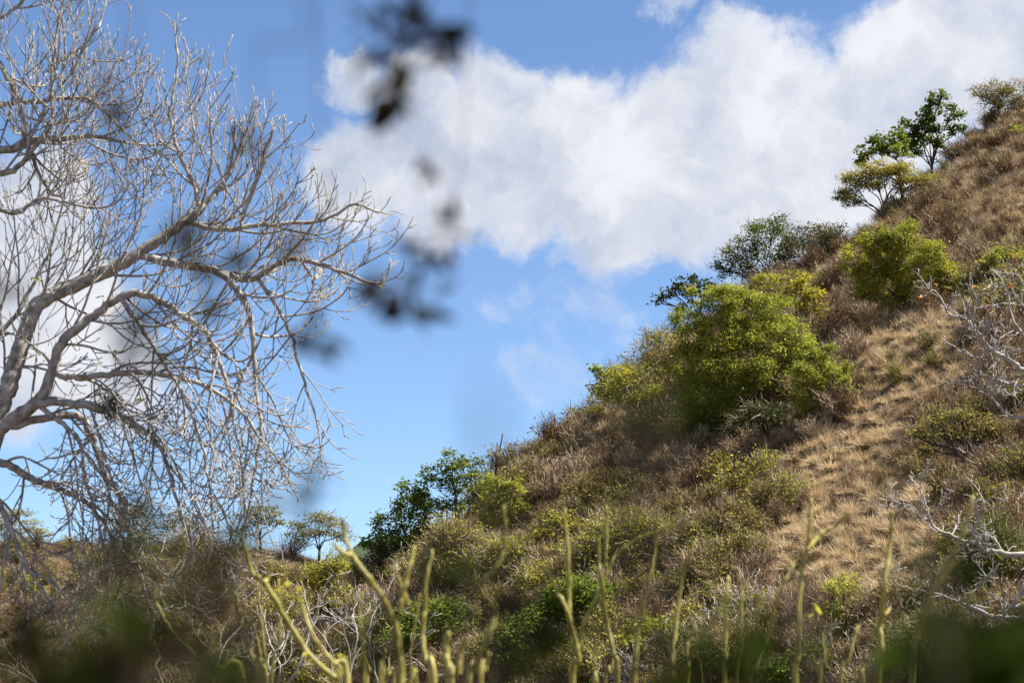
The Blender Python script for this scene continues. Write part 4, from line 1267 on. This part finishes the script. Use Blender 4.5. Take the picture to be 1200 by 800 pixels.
# ------------------------------------------------------------------ green leafless stems in the foreground
def green_stem(label, dist, main, forks=(), r=4.4, seed=1, leaves_=(), group=None, tip=.55):
    rng = np.random.default_rng(seed)
    dist *= 1.35
    b = at(*main[0][:2], dist)
    foot = np.array([b[0] + rng.normal() * .04, dist + rng.normal() * .1, 0]); foot[2] = float(height(foot[0], foot[1])) - .08
    root = thing('green_stem_plant', label, 'plant', foot, group)
    s = dist / F_PX * .70

    def stem(pts, r0, r1, name, parent, withfoot):
        W = [at(px, py, dist + rng.normal() * .03) for (px, py) in pts]
        if withfoot:
            W = [foot, foot * .45 + W[0] * .55 + rng.normal(size=3) * np.array([.03, .03, 0])] + W
        S = spline(np.array(W), 7)
        S[1:-1] += rng.normal(size=(len(S) - 2, 3)) * .0022
        rr = np.linspace(r0 * (1.25 if withfoot else 1), r1, len(S)) * s
        rr = rr * (1 + .07 * rng.normal(size=len(S)))
        for k in range(3, len(S) - 1, 6):
            rr[k] *= 1.22            # leaf-scar swellings
        a = Acc(); tube(a, S - foot, rr, 9)
        return obj(name, a.mesh(name, M['stem'], True), parent)
    m = stem(main, r, r * tip, 'stem', root, True)
    for f in forks:
        stem(f, r * .8, r * .5, 'branch', root, False)
    for (px, py, size, n) in leaves_:
        for k in range(n):
            put_leaf(LF_Y, root, foot, at(px + rng.normal() * 3, py + rng.normal() * 3, dist), size * 1.3, rng)
    return root


G = 'straight unbranched green stems in the foreground'
GL = 'straight unbranched yellow green stem rising in front of the gully'
green_stem('pale curved leafless stem ending in a hooked fork below the bare tree', 8.0, [(408, 812), (392, 794), (365, 770), (337, 728), (311, 684), (296, 671), (290, 652), (285, 632)],
           [[(310, 683), (316, 672), (317, 658)]], 5.2, 1, [(362, 765, .03, 2)])
green_stem('pale leafless stem slanting out from below the bare tree', 7.0, [(285, 806), (256, 785), (234, 770), (210, 748), (196, 730), (184, 706)], (), 4.6, 2)
green_stem(GL, 8.0, [(304, 806), (296, 770), (285, 742), (279, 715), (276, 694)], (), 4.2, 3, (), G)
green_stem('thin green stem with small yellow leaves beside the hooked pale stem', 7.0, [(408, 810), (388, 775), (366, 743), (356, 716), (350, 700)], (), 4.0, 4, [(350, 686, .028, 2), (336, 686, .028, 2)])
green_stem('green stem branching like a candelabrum in front of the dark evergreen', 6.6, [(468, 812), (468, 770), (466, 740), (457, 716), (440, 688), (421, 662), (410, 646), (403, 624), (401, 608)],
           [[(467, 716), (473, 690), (480, 664), (486, 640)], [(478, 708), (470, 686), (461, 664)], [(414, 653), (400, 646), (390, 636)], [(468, 770), (463, 750), (462, 730)]], 5.4, 5)
green_stem('wavy green stem with a rounded tip between candelabrum stem and thick stub', 7.2, [(508, 806), (500, 775), (495, 745), (498, 715), (499, 682), (506, 644)], (), 4.6, 6)
green_stem('thick pale broken stub among the green stems', 6.4, [(528, 812), (527, 790), (522, 765), (525, 742)], [[(538, 790), (540, 765), (545, 746)]], 6.2, 7, (), None, .85)
green_stem('brownish green stem bending upward in front of the low thicket', 6.0, [(548, 812), (556, 785), (572, 745), (580, 722), (576, 704), (564, 686), (586, 658), (592, 635), (591, 592)], (), 4.6, 8)
green_stem(GL, 6.6, [(562, 806), (568, 786), (574, 764)], (), 4.6, 9, (), G)
green_stem(GL, 6.6, [(446, 806), (448, 784), (452, 760)], (), 5.0, 10, (), G)
green_stem('green stem forked into a tall narrow letter Y tipped by a yellow leaf', 8.0, [(670, 812), (678, 775), (675, 752), (664, 714), (652, 690), (639, 660)],
           [[(667, 722), (667, 690), (666, 655), (662, 595)]], 4.6, 11, [(640, 643, .03, 2), (646, 684, .022, 1)])
green_stem('tall green stem with a long side arm sweeping up and a straight leader', 8.4, [(723, 812), (718, 765), (711, 728), (704, 678), (702, 655), (701, 632)],
           [[(706, 680), (722, 650), (746, 632), (772, 622), (790, 608), (799, 585)], [(709, 664), (710, 640), (710, 592)], [(676, 765), (685, 730), (696, 706), (702, 690)]], 4.2, 12)
green_stem(GL, 8.6, [(743, 812), (744, 780), (749, 732), (760, 684), (768, 642), (770, 612)], (), 4.2, 13, (), G)
green_stem(GL, 8.0, [(787, 812), (789, 778), (792, 740), (797, 690), (806, 655), (817, 630)], (), 4.0, 14, (), G)
green_stem('short green stem with a slanting arm rising beside it', 7.4, [(805, 812), (806, 780), (805, 752)], [[(808, 770), (824, 744), (840, 720), (852, 690), (853, 676)]], 4.2, 15)
green_stem(GL, 8.0, [(848, 812), (850, 770), (850, 738), (851, 690)], (), 3.6, 16, (), G)
green_stem('tall knotted green stem forked near the top in front of the grass slope', 8.2, [(932, 812), (934, 770), (936, 722), (939, 672), (946, 642), (949, 612), (951, 584)],
           [[(946, 644), (960, 628), (976, 618), (996, 600)]], 4.8, 17, [(960, 719, .045, 2)])
green_stem('dim green stem leaning in front of the dead grey shrub', 6.8, [(878, 812), (886, 786), (900, 750), (908, 712), (916, 688), (930, 660)], (), 4.2, 18)
green_stem('green stem crossed by a slanting pale stem', 7.8, [(1030, 812), (1032, 760), (1032, 728), (1036, 686), (1042, 640), (1046, 600)], [[(1016, 756), (1026, 740), (1036, 722), (1043, 712)]], 4.6, 19)
green_stem('dark leaning green stem in front of the crooked white limbs', 6.2, [(1066, 812), (1078, 730), (1100, 682), (1120, 640), (1132, 612), (1140, 582)], [[(1096, 690), (1112, 668), (1128, 650)]], 4.4, 20)
green_stem(GL, 7.4, [(1198, 812), (1198, 770), (1197, 735), (1199, 705)], (), 4.0, 21, (), G)
green_stem(GL, 6.2, [(1142, 812), (1143, 775), (1147, 748)], (), 4.0, 22, (), G)

rs = random.Random(4)
for k in range(26):
    x = rs.uniform(270, 1195); h = rs.uniform(25, 130) if k % 3 else rs.uniform(10, 50)
    lean = rs.uniform(-.22, .30)
    mid = rs.uniform(-6, 6)
    green_stem('slim yellow green shoot standing among the thicker green stems', rs.uniform(6.5, 10.5),
               [(x, 812), (x + lean * h * .45 + mid, 806 - h * .5), (x + lean * h, 800 - h)],
               [[(x + lean * h * .5 + mid, 804 - h * .55), (x + lean * h * .5 + rs.uniform(-14, 14), 800 - h * .85)]] if k % 4 == 0 and h > 50 else (), rs.uniform(2.6, 3.6), 60 + k,
               [(x + lean * h, 798 - h, .02, 1)] if k % 5 == 0 else (), 'slim shoots among the green stems', .4)

# ------------------------------------------------------------------ leaves close to the lens
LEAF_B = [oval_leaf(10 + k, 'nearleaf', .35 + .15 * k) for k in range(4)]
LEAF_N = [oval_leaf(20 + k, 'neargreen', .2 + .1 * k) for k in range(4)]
rng = np.random.default_rng(91)


def hanging(parent, origin, top, path, dist, leaves_, meshes, size, rstem=.0004):
    dist *= .80; size *= .84
    W = np.array(list(top) + [at(px, py, dist + dd) for (px, py, dd) in path])
    S = spline(W, 6)
    a = Acc(); tube(a, S - origin, np.linspace(rstem * 2.2, rstem * .7, len(S)), 6)
    obj('twig', a.mesh('twig', M['nearbark'], True), parent)
    for lf in leaves_:
        px, py, sz = lf[:3]
        ang = lf[3] if len(lf) > 3 else None
        d = None
        if ang is not None:
            d = (math.cos(ang), rng.normal() * .3, -math.sin(ang))
        for rep_ in range(3):
            put_leaf(meshes[rng.integers(len(meshes))], parent, origin, at(px + rng.normal() * 5, py + rng.normal() * 5, dist + rng.normal() * .10), size * 1.02 * sz * rng.uniform(.8, 1.15), rng, d)


# an overhanging tree beside the camera carries the twigs that hang into view
of = np.array([-1.55, 2.5, float(height(-1.55, 2.5)) - .05])
over = thing('overhanging_tree', 'out of focus branch tips with small dark withered leaves hanging before the sky', 'tree', of)
a = Acc()
J = np.array([-.75, 2.55, 1.75])
S = spline(np.array([of, [-1.5, 2.5, -.4], [-1.35, 2.52, .8], J]), 6)
tube(a, S - of, np.linspace(.055, .018, len(S)), 9)
obj('trunk', a.mesh('trunk', M['nearbark'], True), over)
J2 = np.array([-.15, 2.55, 1.25])
a = Acc(); S = spline(np.array([J, [-.45, 2.55, 1.6], J2]), 6); tube(a, S - of, np.linspace(.017, .006, len(S)), 7)
obj('branch', a.mesh('branch', M['nearbark'], True), over)
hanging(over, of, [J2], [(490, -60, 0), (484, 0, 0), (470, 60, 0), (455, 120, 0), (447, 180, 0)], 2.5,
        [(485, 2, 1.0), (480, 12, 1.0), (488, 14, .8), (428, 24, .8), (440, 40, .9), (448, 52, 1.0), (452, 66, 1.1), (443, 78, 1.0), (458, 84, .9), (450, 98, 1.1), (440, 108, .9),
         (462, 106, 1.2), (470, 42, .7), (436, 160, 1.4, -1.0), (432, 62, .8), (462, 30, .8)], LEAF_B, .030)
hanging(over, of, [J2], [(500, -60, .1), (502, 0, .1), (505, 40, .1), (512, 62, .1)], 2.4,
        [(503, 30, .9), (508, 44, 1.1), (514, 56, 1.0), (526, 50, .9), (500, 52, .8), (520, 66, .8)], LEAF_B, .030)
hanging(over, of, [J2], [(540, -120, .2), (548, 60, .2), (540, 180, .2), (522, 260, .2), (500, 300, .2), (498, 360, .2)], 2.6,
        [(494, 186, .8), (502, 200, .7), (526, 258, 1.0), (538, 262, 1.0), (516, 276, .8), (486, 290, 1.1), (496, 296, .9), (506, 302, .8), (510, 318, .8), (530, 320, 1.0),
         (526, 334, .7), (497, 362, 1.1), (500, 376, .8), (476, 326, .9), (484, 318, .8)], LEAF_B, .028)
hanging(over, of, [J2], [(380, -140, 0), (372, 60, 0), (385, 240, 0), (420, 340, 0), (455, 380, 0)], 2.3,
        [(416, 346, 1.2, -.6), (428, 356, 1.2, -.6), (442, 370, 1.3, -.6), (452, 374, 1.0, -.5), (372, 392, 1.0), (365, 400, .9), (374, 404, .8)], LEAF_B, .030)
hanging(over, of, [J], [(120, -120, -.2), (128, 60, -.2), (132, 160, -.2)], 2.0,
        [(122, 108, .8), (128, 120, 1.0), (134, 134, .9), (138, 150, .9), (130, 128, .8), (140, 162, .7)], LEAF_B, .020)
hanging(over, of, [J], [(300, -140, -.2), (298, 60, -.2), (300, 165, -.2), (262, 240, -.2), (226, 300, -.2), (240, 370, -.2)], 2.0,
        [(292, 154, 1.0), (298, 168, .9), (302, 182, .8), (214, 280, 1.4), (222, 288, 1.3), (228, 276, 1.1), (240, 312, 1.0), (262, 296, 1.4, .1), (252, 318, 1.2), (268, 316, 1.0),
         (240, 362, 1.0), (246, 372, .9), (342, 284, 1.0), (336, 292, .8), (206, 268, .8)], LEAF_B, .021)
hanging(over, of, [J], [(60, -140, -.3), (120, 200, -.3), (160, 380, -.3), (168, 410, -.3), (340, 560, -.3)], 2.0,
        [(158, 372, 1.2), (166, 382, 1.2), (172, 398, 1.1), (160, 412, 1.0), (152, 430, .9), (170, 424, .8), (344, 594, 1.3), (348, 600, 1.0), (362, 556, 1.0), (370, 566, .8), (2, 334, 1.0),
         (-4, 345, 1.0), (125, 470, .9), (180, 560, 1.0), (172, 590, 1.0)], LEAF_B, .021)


def near_shrub(label, foot, groups, meshes, seed, size=.035):
    """leafy shrub right before the lens: every leaf an object"""
    rng = np.random.default_rng(seed)
    f = np.array([foot[0], foot[1], float(height(foot[0], foot[1])) - .03])
    root = thing('leafy_shrub', label, 'shrub', f)
    for (px, py, dist, sx, sy, n, sz) in groups:
        top = at(px, py, dist)
        k1 = f * .5 + top * .5 + rng.normal(size=3) * .02
        low = at(px, max(py, 800) + 120, dist)
        S = spline(np.array([f, f * .55 + low * .45, low, top]), 6)
        a = Acc(); tube(a, S - f, np.linspace(.0035, .0007, len(S)), 6)
        obj('stem', a.mesh('stem', M['nearbark'], True), root)
        for k in range(n):
            put_leaf(meshes[rng.integers(len(meshes))], root, f, at(px + rng.normal() * sx, py + abs(rng.normal()) * sy * .6 - .2 * sy + rng.normal() * sy * .3, dist + rng.normal() * .06),
                     size * sz * rng.uniform(.8, 1.2), rng)
    return root


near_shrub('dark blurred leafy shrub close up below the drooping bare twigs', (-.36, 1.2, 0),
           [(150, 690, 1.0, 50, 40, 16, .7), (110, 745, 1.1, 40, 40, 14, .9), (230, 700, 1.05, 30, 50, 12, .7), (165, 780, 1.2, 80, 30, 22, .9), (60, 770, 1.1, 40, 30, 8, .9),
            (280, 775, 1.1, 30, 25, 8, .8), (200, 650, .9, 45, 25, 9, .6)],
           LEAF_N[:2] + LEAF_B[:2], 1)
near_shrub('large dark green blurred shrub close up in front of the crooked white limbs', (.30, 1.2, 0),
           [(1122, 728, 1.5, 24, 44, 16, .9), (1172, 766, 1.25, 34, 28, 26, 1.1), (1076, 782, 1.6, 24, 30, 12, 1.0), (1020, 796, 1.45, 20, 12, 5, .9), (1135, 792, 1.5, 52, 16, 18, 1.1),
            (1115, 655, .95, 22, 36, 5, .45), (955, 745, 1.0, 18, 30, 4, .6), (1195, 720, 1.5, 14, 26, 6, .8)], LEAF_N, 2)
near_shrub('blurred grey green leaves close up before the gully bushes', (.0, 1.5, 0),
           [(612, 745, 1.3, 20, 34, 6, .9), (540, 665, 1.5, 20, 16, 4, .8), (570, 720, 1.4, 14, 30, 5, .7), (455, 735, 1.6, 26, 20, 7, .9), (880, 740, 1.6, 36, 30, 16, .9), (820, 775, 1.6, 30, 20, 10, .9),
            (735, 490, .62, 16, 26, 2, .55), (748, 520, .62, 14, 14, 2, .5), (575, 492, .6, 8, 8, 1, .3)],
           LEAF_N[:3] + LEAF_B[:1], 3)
